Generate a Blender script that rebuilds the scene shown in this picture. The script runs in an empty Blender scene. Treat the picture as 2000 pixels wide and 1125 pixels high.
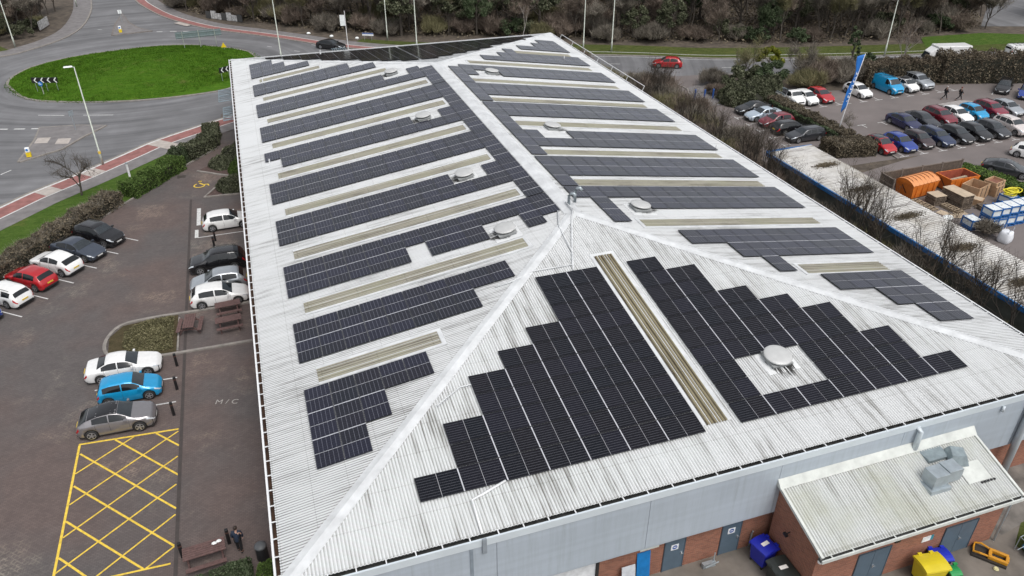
import bpy, bmesh, math, random
import numpy as np
from mathutils import Vector, Matrix
R_=math.radians
rnd=random.Random(7)
SC=bpy.context.scene
COL=SC.collection
# ------------------------------------------------------------ camera
cd=bpy.data.cameras.new('camera'); cam=bpy.data.objects.new('camera',cd); COL.objects.link(cam)
cR=Vector((0.947651261,-0.31930675,-0.000535783)); cU=Vector((0.16783381,0.49667497,0.85155493)); cF=Vector((0.27164113,0.80706702,-0.52426513))
M=Matrix((( cR.x,cU.x,-cF.x,2.2053),(cR.y,cU.y,-cF.y,-21.1971),(cR.z,cU.z,-cF.z,31.7009),(0,0,0,1)))
cam.matrix_world=M
cd.sensor_width=36; cd.lens=1506.11/2000*36; cd.clip_start=.5; cd.clip_end=1500
SC.camera=cam
# ------------------------------------------------------------ light (overcast)
W_=bpy.data.worlds.new('World'); SC.world=W_; W_.use_nodes=True
nt=W_.node_tree; bg=nt.nodes['Background']
sky=nt.nodes.new('ShaderNodeTexSky'); sky.sky_type='NISHITA'; sky.sun_disc=False
sky.sun_elevation=R_(60); sky.sun_rotation=R_(166); sky.dust_density=4; sky.air_density=1.0; sky.ozone_density=1
hs=nt.nodes.new('ShaderNodeHueSaturation'); hs.inputs['Saturation'].default_value=.22
nt.links.new(sky.outputs[0],hs.inputs['Color']); nt.links.new(hs.outputs[0],bg.inputs['Color'])
bg.inputs['Strength'].default_value=.15
sl=bpy.data.lights.new('sun','SUN'); sl.energy=1.0; sl.angle=R_(28); sl.color=(1,.97,.93)
so=bpy.data.objects.new('sun',sl); COL.objects.link(so)
so.rotation_euler=(R_(30),0,R_(14)) # high, from behind the camera
SC.view_settings.view_transform='Standard'; SC.view_settings.look='None'; SC.view_settings.exposure=0.25; SC.view_settings.gamma=1
SC.render.engine='CYCLES'
# ------------------------------------------------------------ materials
def newmat(name):
    m=bpy.data.materials.new(name); m.use_nodes=True
    return m,m.node_tree.nodes,m.node_tree.links,m.node_tree.nodes['Principled BSDF']
def c4(c): return (c[0],c[1],c[2],1)
def ramp(N,L,src,stops):
    r=N.new('ShaderNodeValToRGB'); cr=r.color_ramp
    while len(cr.elements)<len(stops): cr.elements.new(.5)
    for e,(p,c) in zip(cr.elements,stops):
        e.position=p; e.color=c4(c) if hasattr(c,'__len__') else (c,c,c,1)
    L.new(src,r.inputs[0]); return r
def noise(N,L,vec,scale,detail=4,rough=.6,mul=None):
    if mul:
        mp=N.new('ShaderNodeMapping'); mp.inputs['Scale'].default_value=mul; L.new(vec,mp.inputs[0]); vec=mp.outputs[0]
    n=N.new('ShaderNodeTexNoise'); n.inputs['Scale'].default_value=scale; n.inputs['Detail'].default_value=detail; n.inputs['Roughness'].default_value=rough
    L.new(vec,n.inputs['Vector']); return n.outputs['Fac']
def mixc(N,L,f,a,b,mode='MIX'):
    m=N.new('ShaderNodeMix'); m.data_type='RGBA'; m.blend_type=mode
    for s,v in ((m.inputs[0],f),(m.inputs[6],a),(m.inputs[7],b)):
        if isinstance(v,(int,float)): s.default_value=v
        elif isinstance(v,tuple): s.default_value=c4(v)
        else: L.new(v,s)
    return m.outputs[2]
def math_(N,L,op,a,b=None,c=None):
    m=N.new('ShaderNodeMath'); m.operation=op
    for i,v in enumerate((a,b,c)):
        if v is None: continue
        if isinstance(v,(int,float)): m.inputs[i].default_value=v
        else: L.new(v,m.inputs[i])
    return m.outputs[0]
def bump(N,L,P,h,strength=.3,dist=.02):
    b=N.new('ShaderNodeBump'); b.inputs['Strength'].default_value=strength; b.inputs['Distance'].default_value=dist
    L.new(h,b.inputs['Height']); L.new(b.outputs[0],P.inputs['Normal'])
_mc={}
def simple(name,c,rough=.6,metal=0,var=.15,scale=3,bmp=0,spec=.5,coat=0):
    if name in _mc: return _mc[name]
    m,N,L,P=newmat(name)
    tc=N.new('ShaderNodeTexCoord'); f=noise(N,L,tc.outputs['Object'],scale)
    a=tuple(min(1,x*(1-var)) for x in c); b=tuple(min(1,x*(1+var)) for x in c)
    r=ramp(N,L,f,[(.3,a),(.7,b)]); L.new(r.outputs[0],P.inputs['Base Color'])
    P.inputs['Roughness'].default_value=rough; P.inputs['Metallic'].default_value=metal
    P.inputs['Specular IOR Level'].default_value=spec; P.inputs['Coat Weight'].default_value=coat; P.inputs['Coat Roughness'].default_value=.05
    if bmp: bump(N,L,P,noise(N,L,tc.outputs['Object'],scale*8),bmp,.02)
    _mc[name]=m; return m
def roofmat(name,base,dirt_shade,stain=.5,groove=.6,pitch=.146,lap=1.6,green=None):
    """painted corrugated sheet: dirt is grime plus shade painted into grooves and laps, stains run down the slope; UV is in metres (u along eave, v up slope)"""
    m,N,L,P=newmat(name)
    uv=N.new('ShaderNodeUVMap'); sp=N.new('ShaderNodeSeparateXYZ'); L.new(uv.outputs[0],sp.inputs[0])
    u,v=sp.outputs[0],sp.outputs[1]
    ph=math_(N,L,'FRACT',math_(N,L,'DIVIDE',u,pitch))
    g=math_(N,L,'ABSOLUTE',math_(N,L,'SUBTRACT',ph,.5))           # 0 in the groove (phase .5)
    gm=math_(N,L,'SUBTRACT',1,math_(N,L,'MULTIPLY',g,2.6)); gm=math_(N,L,'MAXIMUM',gm,0)
    streak=noise(N,L,uv.outputs[0],1.0,5,.65,(3.2,.22,1))
    patch=noise(N,L,uv.outputs[0],.13,3,.6)
    fine=noise(N,L,uv.outputs[0],9,3,.7)
    k=math_(N,L,'MULTIPLY',gm,math_(N,L,'ADD',math_(N,L,'MULTIPLY',streak,1.4),math_(N,L,'MULTIPLY',patch,1.2)))
    k=math_(N,L,'MULTIPLY',math_(N,L,'SUBTRACT',k,.35),groove)  # groove lines: grime plus painted shade that the ribs alone barely show
    st=ramp(N,L,streak,[(.48,0.),(.72,1.)])
    st2=math_(N,L,'MULTIPLY',st.outputs[0],math_(N,L,'MULTIPLY',ramp(N,L,patch,[(.38,0.),(.60,1.)]).outputs[0],stain))
    lp=math_(N,L,'FRACT',math_(N,L,'DIVIDE',v,lap)); lp=math_(N,L,'LESS_THAN',lp,.018); lp=math_(N,L,'MULTIPLY',lp,.28)  # shading at the sheet laps painted as thin dark lines
    tot=math_(N,L,'ADD',math_(N,L,'ADD',math_(N,L,'MAXIMUM',k,0),st2),lp)
    tot=math_(N,L,'ADD',tot,math_(N,L,'MULTIPLY',math_(N,L,'SUBTRACT',fine,.5),.22))
    cl=N.new('ShaderNodeClamp'); L.new(tot,cl.inputs[0])
    col=mixc(N,L,cl.outputs[0],base,dirt_shade)
    if green:
        gp=ramp(N,L,noise(N,L,uv.outputs[0],.3,4,.6),[(.45,0.),(.62,1.)]).outputs[0]
        col=mixc(N,L,math_(N,L,'MULTIPLY',gp,.45),col,green)
    L.new(col,P.inputs['Base Color']); P.inputs['Roughness'].default_value=.55; P.inputs['Specular IOR Level'].default_value=.35
    return m
M_ROOF=roofmat('white_painted_corrugated_sheet',(.545,.56,.57),(.15,.15,.145),.75,1.25)
M_ROOFN=roofmat('weathered_corrugated_sheet',(.67,.685,.69),(.185,.18,.165),.85,.72)
M_ANNEX=roofmat('mossy_corrugated_sheet',(.56,.575,.565),(.20,.20,.18),.6,.75,.15,9,(.36,.365,.27))
M_SKYL=roofmat('weathered_rooflight_sheet',(.27,.258,.208),(.07,.06,.045),1.0,1.7,.2,3.0,(.26,.26,.18))
M_SKYLN=roofmat('brown_rooflight_sheet',(.27,.235,.15),(.055,.042,.025),1.0,2.4,.2,3.0,(.24,.215,.14))
M_SHED=roofmat('dirty_shed_sheet',(.60,.59,.57),(.13,.12,.11),1.0,.9,.25,1.8,(.20,.17,.12))
def panelmat(name,nu,nv,line):
    m,N,L,P=newmat(name)
    tc=N.new('ShaderNodeTexCoord'); sp=N.new('ShaderNodeSeparateXYZ'); L.new(tc.outputs['Object'],sp.inputs[0])
    def lines(s,size,n,w):
        a=math_(N,L,'FRACT',math_(N,L,'ADD',math_(N,L,'MULTIPLY',s,n/size),.5 if n%2 else 0))
        a=math_(N,L,'ABSOLUTE',math_(N,L,'SUBTRACT',a,.5))   # .5 on the cell edge
        return math_(N,L,'GREATER_THAN',a,.5-w)
    lu=lines(sp.outputs[0],.93,nu,.03); lv=lines(sp.outputs[1],1.25,nv,.06)
    dash=math_(N,L,'GREATER_THAN',noise(N,L,tc.outputs['Object'],18,2,.5,(1,.15,1)),.42)
    lv2=math_(N,L,'MULTIPLY',lv,math_(N,L,'ADD',.55,math_(N,L,'MULTIPLY',dash,.45)))
    f=math_(N,L,'MAXIMUM',math_(N,L,'MULTIPLY',lu,.35),lv2)
    oi=N.new('ShaderNodeObjectInfo')
    if nv==9: cell=ramp(N,L,oi.outputs['Random'],[(0,(.006,.007,.010)),(.5,(.008,.0075,.0095)),(1,(.0095,.0095,.015))]).outputs[0]
    else: cell=ramp(N,L,oi.outputs['Random'],[(0,(.007,.008,.013)),(.35,(.010,.009,.014)),(.65,(.009,.009,.020)),(1,(.012,.012,.023))]).outputs[0]  # random cell tint, made bluer on the sides for reflected sky
    col=mixc(N,L,math_(N,L,'MULTIPLY',f,line),cell,(.30,.31,.36))
    L.new(col,P.inputs['Base Color'])
    P.inputs['Roughness'].default_value=.12; P.inputs['Specular IOR Level'].default_value=.18 if nv==9 else .66; P.inputs['Specular Tint'].default_value=(.86,.90,1,1)
    P.inputs['Sheen Weight'].default_value=0 if nv==9 else .36; P.inputs['Sheen Roughness'].default_value=.22; P.inputs['Sheen Tint'].default_value=(.60,.64,1,1)  # side panels: blue-tinted sheen for dust and painted-in sky reflection
    return m
M_PV=panelmat('solar_cells',6,6,.30); M_PVN=panelmat('solar_cells_fine_rows',12,9,.30)
M_PVF=simple('panel_frame',(.02,.02,.022),.4,.6,.05)
M_WHITE=simple('white_painted_metal',(.72,.73,.74),.4,0,.05,1.5)
M_CAP=simple('white_ridge_flashing',(.58,.595,.605),.5,0,.16,1.2)
M_GUT=simple('gutter_dark',(.035,.036,.035),.8,0,.5,4)
M_GUTR=simple('gutter_wet_brown',(.050,.024,.013),.8,0,.6,3)
M_CLAD=simple('pale_blue_cladding',(.42,.475,.535),.42,.1,.04,.4)
_n=M_CLAD.node_tree.nodes; _l=M_CLAD.node_tree.links; _p=_n['Principled BSDF']; _tc=_n.new('ShaderNodeTexCoord')
_src=_p.inputs['Base Color'].links[0].from_socket
_st=ramp(_n,_l,noise(_n,_l,_tc.outputs['Object'],1.0,5,.7,(5,5,.25)),[(.45,(1,1,1)),(.62,(.93,.93,.92)),(.8,(.78,.77,.75))]).outputs[0]
_rw=ramp(_n,_l,noise(_n,_l,_tc.outputs['Object'],1.0,1,.5,(.02,.02,3.0)),[(.4,(.97,.97,.97)),(.6,(1.03,1.03,1.03))]).outputs[0]
_l.new(mixc(_n,_l,1.,mixc(_n,_l,1.,_src,_st,'MULTIPLY'),_rw,'MULTIPLY'),_p.inputs['Base Color'])
M_FASC=simple('pale_fascia',(.60,.66,.70),.4,.1,.05,1)
M_DARK=simple('dark_gap',(.02,.02,.02),.9)
M_DOOR=simple('slate_blue_door_paint',(.085,.125,.165),.45,0,.08,2)
M_GALV=simple('galvanised_steel',(.40,.45,.48),.42,.55,.14,3)
M_STEEL=simple('lamp_post_steel',(.42,.45,.40),.5,.3,.12,2)
M_LAMPW=simple('white_lamp_head',(.80,.83,.82),.4)
M_BLACK=simple('black_paint',(.012,.012,.013),.45)
M_TIMB=simple('brown_stained_timber',(.115,.066,.060),.7,0,.25,6,.3)
M_KERB=simple('concrete_kerb',(.235,.215,.195),.85,0,.25,2,.3)
M_KERBD=simple('dark_kerb',(.17,.15,.135),.85,0,.3,2,.3)
M_LINE=simple('worn_white_road_paint',(.56,.56,.55),.7,0,.25,5)
M_YEL=simple('worn_yellow_road_paint',(.72,.50,.06),.7,0,.25,5)
M_RED=simple('red_cycle_surface',(.26,.115,.105),.85,0,.25,1.2,.2)
M_PATH=simple('grey_pavement',(.175,.165,.165),.85,0,.22,1.0,.2)
M_TACT=simple('buff_tactile_paving',(.40,.36,.33),.85,0,.15,2)
M_CONC=simple('yard_concrete',(.155,.135,.115),.85,0,.35,.5,.3)
M_SOIL=simple('leaf_litter_soil',(.085,.068,.052),.95,0,.5,.9,0)
M_BARK=simple('mulch_bark',(.085,.055,.048),.95,0,.4,5,.6)
def brickmat(name,c1,c2,mort,sx,sz,axis='XZ',rough=.85,bias=0):
    m,N,L,P=newmat(name)
    tc=N.new('ShaderNodeTexCoord'); mp=N.new('ShaderNodeMapping')
    if axis=='XZ': mp.inputs['Rotation'].default_value=(R_(90),0,0)
    if axis=='YZ': mp.inputs['Rotation'].default_value=(R_(90),0,R_(90))
    if axis=='YZ':
        sp=N.new('ShaderNodeSeparateXYZ'); cb=N.new('ShaderNodeCombineXYZ'); L.new(tc.outputs['Object'],sp.inputs[0]); L.new(sp.outputs[1],cb.inputs[0]); L.new(sp.outputs[2],cb.inputs[1]); vec=cb.outputs[0]
    elif axis=='XZ':
        sp=N.new('ShaderNodeSeparateXYZ'); cb=N.new('ShaderNodeCombineXYZ'); L.new(tc.outputs['Object'],sp.inputs[0]); L.new(sp.outputs[0],cb.inputs[0]); L.new(sp.outputs[2],cb.inputs[1]); vec=cb.outputs[0]
    else: vec=tc.outputs['Object']
    b=N.new('ShaderNodeTexBrick'); b.inputs['Scale'].default_value=1; b.inputs['Brick Width'].default_value=sx; b.inputs['Row Height'].default_value=sz
    b.inputs['Mortar Size'].default_value=sz*.10; b.inputs['Color1'].default_value=c4(c1); b.inputs['Color2'].default_value=c4(c2); b.inputs['Mortar'].default_value=c4(mort); b.inputs['Bias'].default_value=bias
    L.new(vec,b.inputs['Vector'])
    n=noise(N,L,tc.outputs['Object'],.9,5)
    col=mixc(N,L,.55,b.outputs['Color'],ramp(N,L,n,[(.3,(.80,.79,.79)),(.7,(1.16,1.14,1.12))]).outputs[0],'MULTIPLY')
    L.new(col,P.inputs['Base Color']); P.inputs['Roughness'].default_value=rough
    bump(N,L,P,b.outputs['Fac'],-.3,.01)
    return m,N,L,P,b,col
M_BRICK=brickmat('red_brick_wall',(.31,.118,.072),(.205,.072,.046),(.28,.205,.155),.225,.075)[0]
M_BRICKY=brickmat('red_brick_side_wall',(.31,.118,.072),(.205,.072,.046),(.28,.205,.155),.225,.075,'YZ')[0]
# block paving with mossy, silted joints in patches
m,N,L,P,b,col=brickmat('brown_block_paving',(.118,.100,.096),(.094,.080,.077),(.076,.065,.061),.21,.105,'XY')
tc=N.new('ShaderNodeTexCoord')
b2=N.new('ShaderNodeTexBrick'); b2.inputs['Scale'].default_value=1; b2.inputs['Brick Width'].default_value=.21; b2.inputs['Row Height'].default_value=.21; b2.inputs['Mortar Size'].default_value=.035
b2.inputs['Color1'].default_value=c4((.125,.103,.095)); b2.inputs['Color2'].default_value=c4((.17,.143,.127)); b2.inputs['Mortar'].default_value=c4((.255,.222,.18))
mp=N.new('ShaderNodeMapping'); mp.inputs['Rotation'].default_value=(0,0,R_(45)); L.new(tc.outputs['Object'],mp.inputs[0]); L.new(mp.outputs[0],b2.inputs['Vector'])
nn=noise(N,L,tc.outputs['Object'],.16,5,.7); msk=ramp(N,L,nn,[(.53,0.),(.66,.8)]).outputs[0]
nf=noise(N,L,tc.outputs['Object'],2.2,4,.8); msk=math_(N,L,'MULTIPLY',msk,ramp(N,L,nf,[(.40,0.),(.58,1.)]).outputs[0])
col=mixc(N,L,msk,col,b2.outputs['Color'])
red=ramp(N,L,noise(N,L,tc.outputs['Object'],.09,3,.6),[(.42,(1.12,1.0,.96)),(.58,(.96,1.0,1.02))]).outputs[0]
col=mixc(N,L,1.,col,red,'MULTIPLY')
L.new(col,P.inputs['Base Color']); M_PAVE=m
def asphalt(name,c,streaks=None,sc=.25):
    m,N,L,P=newmat(name); tc=N.new('ShaderNodeTexCoord')
    f=noise(N,L,tc.outputs['Object'],sc,5,.65); g=noise(N,L,tc.outputs['Object'],14,3,.8)
    col=ramp(N,L,f,[(.3,tuple(x*.80 for x in c)),(.55,c),(.75,tuple(x*1.22 for x in c))]).outputs[0]
    col=mixc(N,L,.35,col,ramp(N,L,g,[(.3,.75),(.7,1.25)]).outputs[0],'MULTIPLY')
    if streaks:
        sp=N.new('ShaderNodeSeparateXYZ'); L.new(tc.outputs['Object'],sp.inputs[0])
        dx=math_(N,L,'SUBTRACT',sp.outputs[0],streaks[0]); dy=math_(N,L,'MULTIPLY',math_(N,L,'SUBTRACT',sp.outputs[1],streaks[1]),streaks[2])
        r=math_(N,L,'SQRT',math_(N,L,'ADD',math_(N,L,'MULTIPLY',dx,dx),math_(N,L,'MULTIPLY',dy,dy)))
        cb=N.new('ShaderNodeCombineXYZ'); L.new(r,cb.inputs[0]); L.new(math_(N,L,'MULTIPLY',math_(N,L,'ARCTAN2',dy,dx),1.3),cb.inputs[1])
        k=noise(N,L,cb.outputs[0],.55,4,.6)
        col=mixc(N,L,.8,col,ramp(N,L,k,[(.36,.66),(.5,1.0),(.64,1.32)]).outputs[0],'MULTIPLY')
    L.new(col,P.inputs['Base Color']); P.inputs['Roughness'].default_value=.75
    bump(N,L,P,g,.25,.01); return m
M_ROAD=asphalt('road_asphalt',(.148,.148,.154),(-13,101,1.2))
M_LOT=asphalt('car_park_asphalt',(.160,.138,.132),None,.18)
def leafmat(name,stops,rough=.7,trans=.0):
    m,N,L,P=newmat(name); g=N.new('ShaderNodeNewGeometry'); oi=N.new('ShaderNodeObjectInfo')
    r=ramp(N,L,g.outputs['Random Per Island'],stops).outputs[0]
    tc=N.new('ShaderNodeTexCoord'); n=noise(N,L,tc.outputs['Object'],.7,3)
    r=mixc(N,L,.75,r,ramp(N,L,n,[(.3,.55),(.7,1.45)]).outputs[0],'MULTIPLY')
    r=mixc(N,L,.6,r,ramp(N,L,oi.outputs['Random'],[(0,.7),(1,1.25)]).outputs[0],'MULTIPLY')
    L.new(r,P.inputs['Base Color']); P.inputs['Roughness'].default_value=rough; P.inputs['Specular IOR Level'].default_value=.10
    return m
M_EVG=leafmat('dark_evergreen_leaves',[(0,(.028,.044,.020)),(.5,(.055,.078,.038)),(1,(.13,.155,.095))])
M_IVY=leafmat('ivy_leaves',[(0,(.040,.046,.027)),(.5,(.080,.090,.052)),(1,(.18,.185,.125))])
M_HEDGE=leafmat('clipped_hedge_leaves',[(0,(.038,.070,.018)),(.5,(.075,.125,.030)),(1,(.14,.20,.06))])
M_BRNH=leafmat('brown_hedge_leaves',[(0,(.055,.045,.032)),(.5,(.100,.082,.058)),(1,(.20,.17,.12))])
M_TWIG=leafmat('winter_twigs',[(0,(.10,.088,.072)),(.5,(.175,.155,.128)),(1,(.31,.28,.235))])
M_TWIGR=leafmat('reddish_winter_twigs',[(0,(.10,.077,.063)),(.5,(.175,.138,.112)),(1,(.30,.25,.205))])
M_TWIGG=leafmat('mossy_winter_twigs',[(0,(.095,.09,.048)),(.5,(.165,.155,.08)),(1,(.28,.255,.15))])
M_YELG=leafmat('yellow_green_leaves',[(0,(.08,.10,.015)),(.5,(.17,.19,.025)),(1,(.28,.28,.05))])
M_GRASSB=leafmat('grass_blades',[(0,(.034,.092,.006)),(.5,(.058,.130,.009)),(1,(.095,.175,.02))])
M_TRUNK=simple('grey_brown_bark',(.082,.070,.058),.9,0,.35,6,.5)
M_BIRCH=simple('pale_birch_bark',(.42,.39,.36),.8,0,.3,5)
def grassmat(name,a,b,c):
    m,N,L,P=newmat(name); tc=N.new('ShaderNodeTexCoord')
    f=noise(N,L,tc.outputs['Object'],.8,6,.75,(1,2.2,1)); g=noise(N,L,tc.outputs['Object'],9,3,.8)
    col=ramp(N,L,f,[(.28,a),(.5,b),(.75,c)]).outputs[0]
    col=mixc(N,L,.6,col,ramp(N,L,g,[(.3,.6),(.7,1.4)]).outputs[0],'MULTIPLY')
    wp=ramp(N,L,noise(N,L,tc.outputs['Object'],.33,4,.7),[(.56,0.),(.72,.55)]).outputs[0]; col=mixc(N,L,wp,col,(.13,.13,.04))
    L.new(col,P.inputs['Base Color']); P.inputs['Roughness'].default_value=.95; P.inputs['Specular IOR Level'].default_value=.08; bump(N,L,P,g,.8,.08); return m
M_GRASS=grassmat('lush_grass',(.030,.085,.006),(.056,.130,.009),(.090,.170,.018))
M_GRASSD=grassmat('rough_verge_grass',(.040,.048,.014),(.068,.086,.024),(.11,.115,.045))
M_GRASSV=grassmat('dull_verge_grass',(.034,.070,.012),(.058,.104,.018),(.092,.135,.032))
M_SCRUB=grassmat('dead_grass_scrub',(.045,.040,.022),(.075,.062,.035),(.11,.085,.05))
def paint(name,c,rough=.25,metal=0):
    m,N,L,P=newmat('car_paint_'+name)
    tc=N.new('ShaderNodeTexCoord'); f=noise(N,L,tc.outputs['Object'],4)
    L.new(ramp(N,L,f,[(.3,tuple(x*.93 for x in c)),(.7,tuple(min(1,x*1.05) for x in c))]).outputs[0],P.inputs['Base Color'])
    P.inputs['Roughness'].default_value=rough; P.inputs['Metallic'].default_value=metal; P.inputs['Coat Weight'].default_value=.8; P.inputs['Coat Roughness'].default_value=.08
    return m
M_GLASS=simple('dark_car_glass',(.010,.012,.014),.06,0,.1,2,0,.5,.2)
M_WSCR=simple('windscreen_glass',(.022,.028,.033),.05,0,.2,2,0,.7,.3)
M_TYRE=simple('tyre_rubber',(.018,.018,.018),.8)
M_RIM=simple('alloy_rim',(.42,.43,.45),.35,.7,.1)
M_HL=simple('headlight_glass',(.62,.66,.70),.15,.2,.2,6)
M_TL=simple('tail_light_red',(.42,.015,.02),.25,0,.1,4)
M_PLW=simple('white_number_plate',(.7,.7,.68),.5); M_PLY=simple('yellow_number_plate',(.7,.5,.05),.5)
M_PLAS=simple('black_trim_plastic',(.022,.022,.024),.55)
M_CHROME=simple('bright_window_trim',(.6,.62,.64),.25,.8,.05)
# ------------------------------------------------------------ object helpers
def link(o,parent=None):
    COL.objects.link(o)
    if parent is not None: o.parent=parent
    return o
def mesh(name,V,F,mats,parent=None,mi=None,smooth=False,uv=None):
    me=bpy.data.meshes.new(name); me.from_pydata([tuple(v) for v in V],[],[tuple(f) for f in F])
    for m in (mats if isinstance(mats,(list,tuple)) else [mats]): me.materials.append(m)
    if mi is not None: me.polygons.foreach_set('material_index',np.array(mi,dtype=np.int32))
    if smooth: me.polygons.foreach_set('use_smooth',np.ones(len(me.polygons),dtype=bool))
    if uv is not None:
        l=me.uv_layers.new(name='UVMap'); li=np.empty(len(me.loops),dtype=np.int32); me.loops.foreach_get('vertex_index',li)
        l.data.foreach_set('uv',np.asarray(uv,dtype=np.float32)[li].ravel())
    me.update(); return link(bpy.data.objects.new(name,me),parent)
class MB:
    """collects shapes for ONE mesh"""
    def __init__(s): s.V=[];s.F=[];s.I=[]
    def add(s,V,F,i=0):
        n=len(s.V); s.V+= [tuple(v) for v in V]; s.F+=[tuple(k+n for k in f) for f in F]; s.I+=[i]*len(F); return s
    def box(s,x0,x1,y0,y1,z0,z1,i=0,rot=0,c=None):
        V=[(x,y,z) for z in (z0,z1) for x,y in ((x0,y0),(x1,y0),(x1,y1),(x0,y1))]
        if rot:
            cx,cy=c or ((x0+x1)/2,(y0+y1)/2); ca,sa=math.cos(rot),math.sin(rot)
            V=[(cx+(x-cx)*ca-(y-cy)*sa,cy+(x-cx)*sa+(y-cy)*ca,z) for x,y,z in V]
        return s.add(V,[(0,3,2,1),(4,5,6,7),(0,1,5,4),(1,2,6,5),(2,3,7,6),(3,0,4,7)],i)
    def tube(s,pts,r,n=8,i=0,cap=True):
        pts=[Vector(p) for p in pts]; rs=r if hasattr(r,'__len__') else [r]*len(pts)
        V=[];F=[]
        for k,p in enumerate(pts):
            d=(pts[min(k+1,len(pts)-1)]-pts[max(k-1,0)]).normalized()
            a=d.cross(Vector((0,0,1)) if abs(d.z)<.95 else Vector((1,0,0))).normalized(); b=d.cross(a)
            for j in range(n):
                t=2*math.pi*j/n; V.append(p+(a*math.cos(t)+b*math.sin(t))*rs[k])
        for k in range(len(pts)-1):
            for j in range(n): F.append((k*n+j,k*n+(j+1)%n,(k+1)*n+(j+1)%n,(k+1)*n+j))
        if cap: F.append(tuple(range(n))[::-1]); F.append(tuple((len(pts)-1)*n+j for j in range(n)))
        return s.add(V,F,i)
    def lathe(s,prof,c=(0,0,0),n=16,i=0,sx=1,sy=1):
        V=[];F=[]
        for r,z in prof:
            for j in range(n):
                t=2*math.pi*j/n; V.append((c[0]+r*sx*math.cos(t),c[1]+r*sy*math.sin(t),c[2]+z))
        for k in range(len(prof)-1):
            for j in range(n): F.append((k*n+j,k*n+(j+1)%n,(k+1)*n+(j+1)%n,(k+1)*n+j))
        F.append(tuple(range(n))[::-1]); F.append(tuple((len(prof)-1)*n+j for j in range(n)))
        return s.add(V,F,i)
    def prism(s,poly,z0,z1,i=0):
        n=len(poly); a=sum(poly[k][0]*poly[(k+1)%n][1]-poly[(k+1)%n][0]*poly[k][1] for k in range(n))
        if a<0: poly=poly[::-1]
        V=[(x,y,z0) for x,y in poly]+[(x,y,z1) for x,y in poly]
        F=[tuple(range(n,2*n)),tuple(range(n))[::-1]]+[(k,(k+1)%n,n+(k+1)%n,n+k) for k in range(n)]
        return s.add(V,F,i)
    def build(s,name,mats,parent=None,smooth=False,bevel=0):
        o=mesh(name,s.V,s.F,mats,parent,s.I,smooth)
        if bevel:
            b=o.modifiers.new('bevel','BEVEL'); b.width=bevel; b.segments=2; b.limit_method='ANGLE'
        return o
def tag(o,label=None,cat=None,group=None,kind=None):
    if label: o['label']=label
    if cat: o['category']=cat
    if group: o['group']=group
    if kind: o['kind']=kind
    return o
def empty(name,loc,label,cat,rz=0,group=None):
    o=bpy.data.objects.new(name,None); o.empty_display_size=.3; link(o); o.location=loc; o.rotation_euler=(0,0,rz)
    return tag(o,label,cat,group)
def copy_tree(o,parent=None):
    c=o.copy(); link(c,parent)
    for ch in list(o.children): copy_tree(ch,c)
    return c
def struct(o): o['kind']='structure'; return o
def sheet(name,poly,z,mat):
    n=len(poly); a=sum(poly[k][0]*poly[(k+1)%n][1]-poly[(k+1)%n][0]*poly[k][1] for k in range(n))
    if a<0: poly=poly[::-1]
    from mathutils.geometry import tessellate_polygon
    tr=tessellate_polygon([[Vector((x,y,0)) for x,y in poly]]); F=[]
    for t in tr:
        a,b,c=(Vector(poly[i]) for i in t); cr=(b-a).cross(c-a)
        if abs(cr)<1e-9: continue
        F.append(t if cr>0 else t[::-1])
    me=bpy.data.meshes.new(name); me.from_pydata([(x,y,z) for x,y in poly],[],F); me.materials.append(mat)
    return struct(link(bpy.data.objects.new(name,me)))
def offset(pl,d):
    out=[]
    for k,p in enumerate(pl):
        a=Vector(pl[max(k-1,0)]).to_2d(); b=Vector(pl[min(k+1,len(pl)-1)]).to_2d(); t=(b-a).normalized(); out.append((p[0]-t.y*d,p[1]+t.x*d))
    return out
def smoothpl(pl,n=4):
    out=[]; P=[pl[0]]+list(pl)+[pl[-1]]
    for k in range(1,len(P)-2):
        for j in range(n):
            t=j/n; out.append(tuple(.5*((2*P[k][i])+(-P[k-1][i]+P[k+1][i])*t+(2*P[k-1][i]-5*P[k][i]+4*P[k+1][i]-P[k+2][i])*t*t+(-P[k-1][i]+3*P[k][i]-3*P[k+1][i]+P[k+2][i])*t**3) for i in (0,1)))
    out.append(tuple(pl[-1])); return out
def strip(mb,pl,d0,d1,z0,z1,i=0):
    a=offset(pl,d0); b=offset(pl,d1); n=len(pl)
    V=[(x,y,z1) for x,y in a]+[(x,y,z1) for x,y in b]+[(x,y,z0) for x,y in a]+[(x,y,z0) for x,y in b]; F=[]
    for k in range(n-1):
        F+=[(k,k+1,n+k+1,n+k),(2*n+k,2*n+k+1,k+1,k),(n+k,n+k+1,3*n+k+1,3*n+k)]
    F+=[(0,n,3*n,2*n),(n-1,2*n-1,4*n-1,3*n-1)]
    mb.add(V,F,i)
def seg(mb,a,b,w,z,i=0):
    a=Vector((a[0],a[1]));b=Vector((b[0],b[1])); t=(b-a).normalized(); n=Vector((-t.y,t.x))*w/2
    mb.add([(a.x-n.x,a.y-n.y,z),(b.x-n.x,b.y-n.y,z),(b.x+n.x,b.y+n.y,z),(a.x+n.x,a.y+n.y,z)],[(0,1,2,3)],i)
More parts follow.
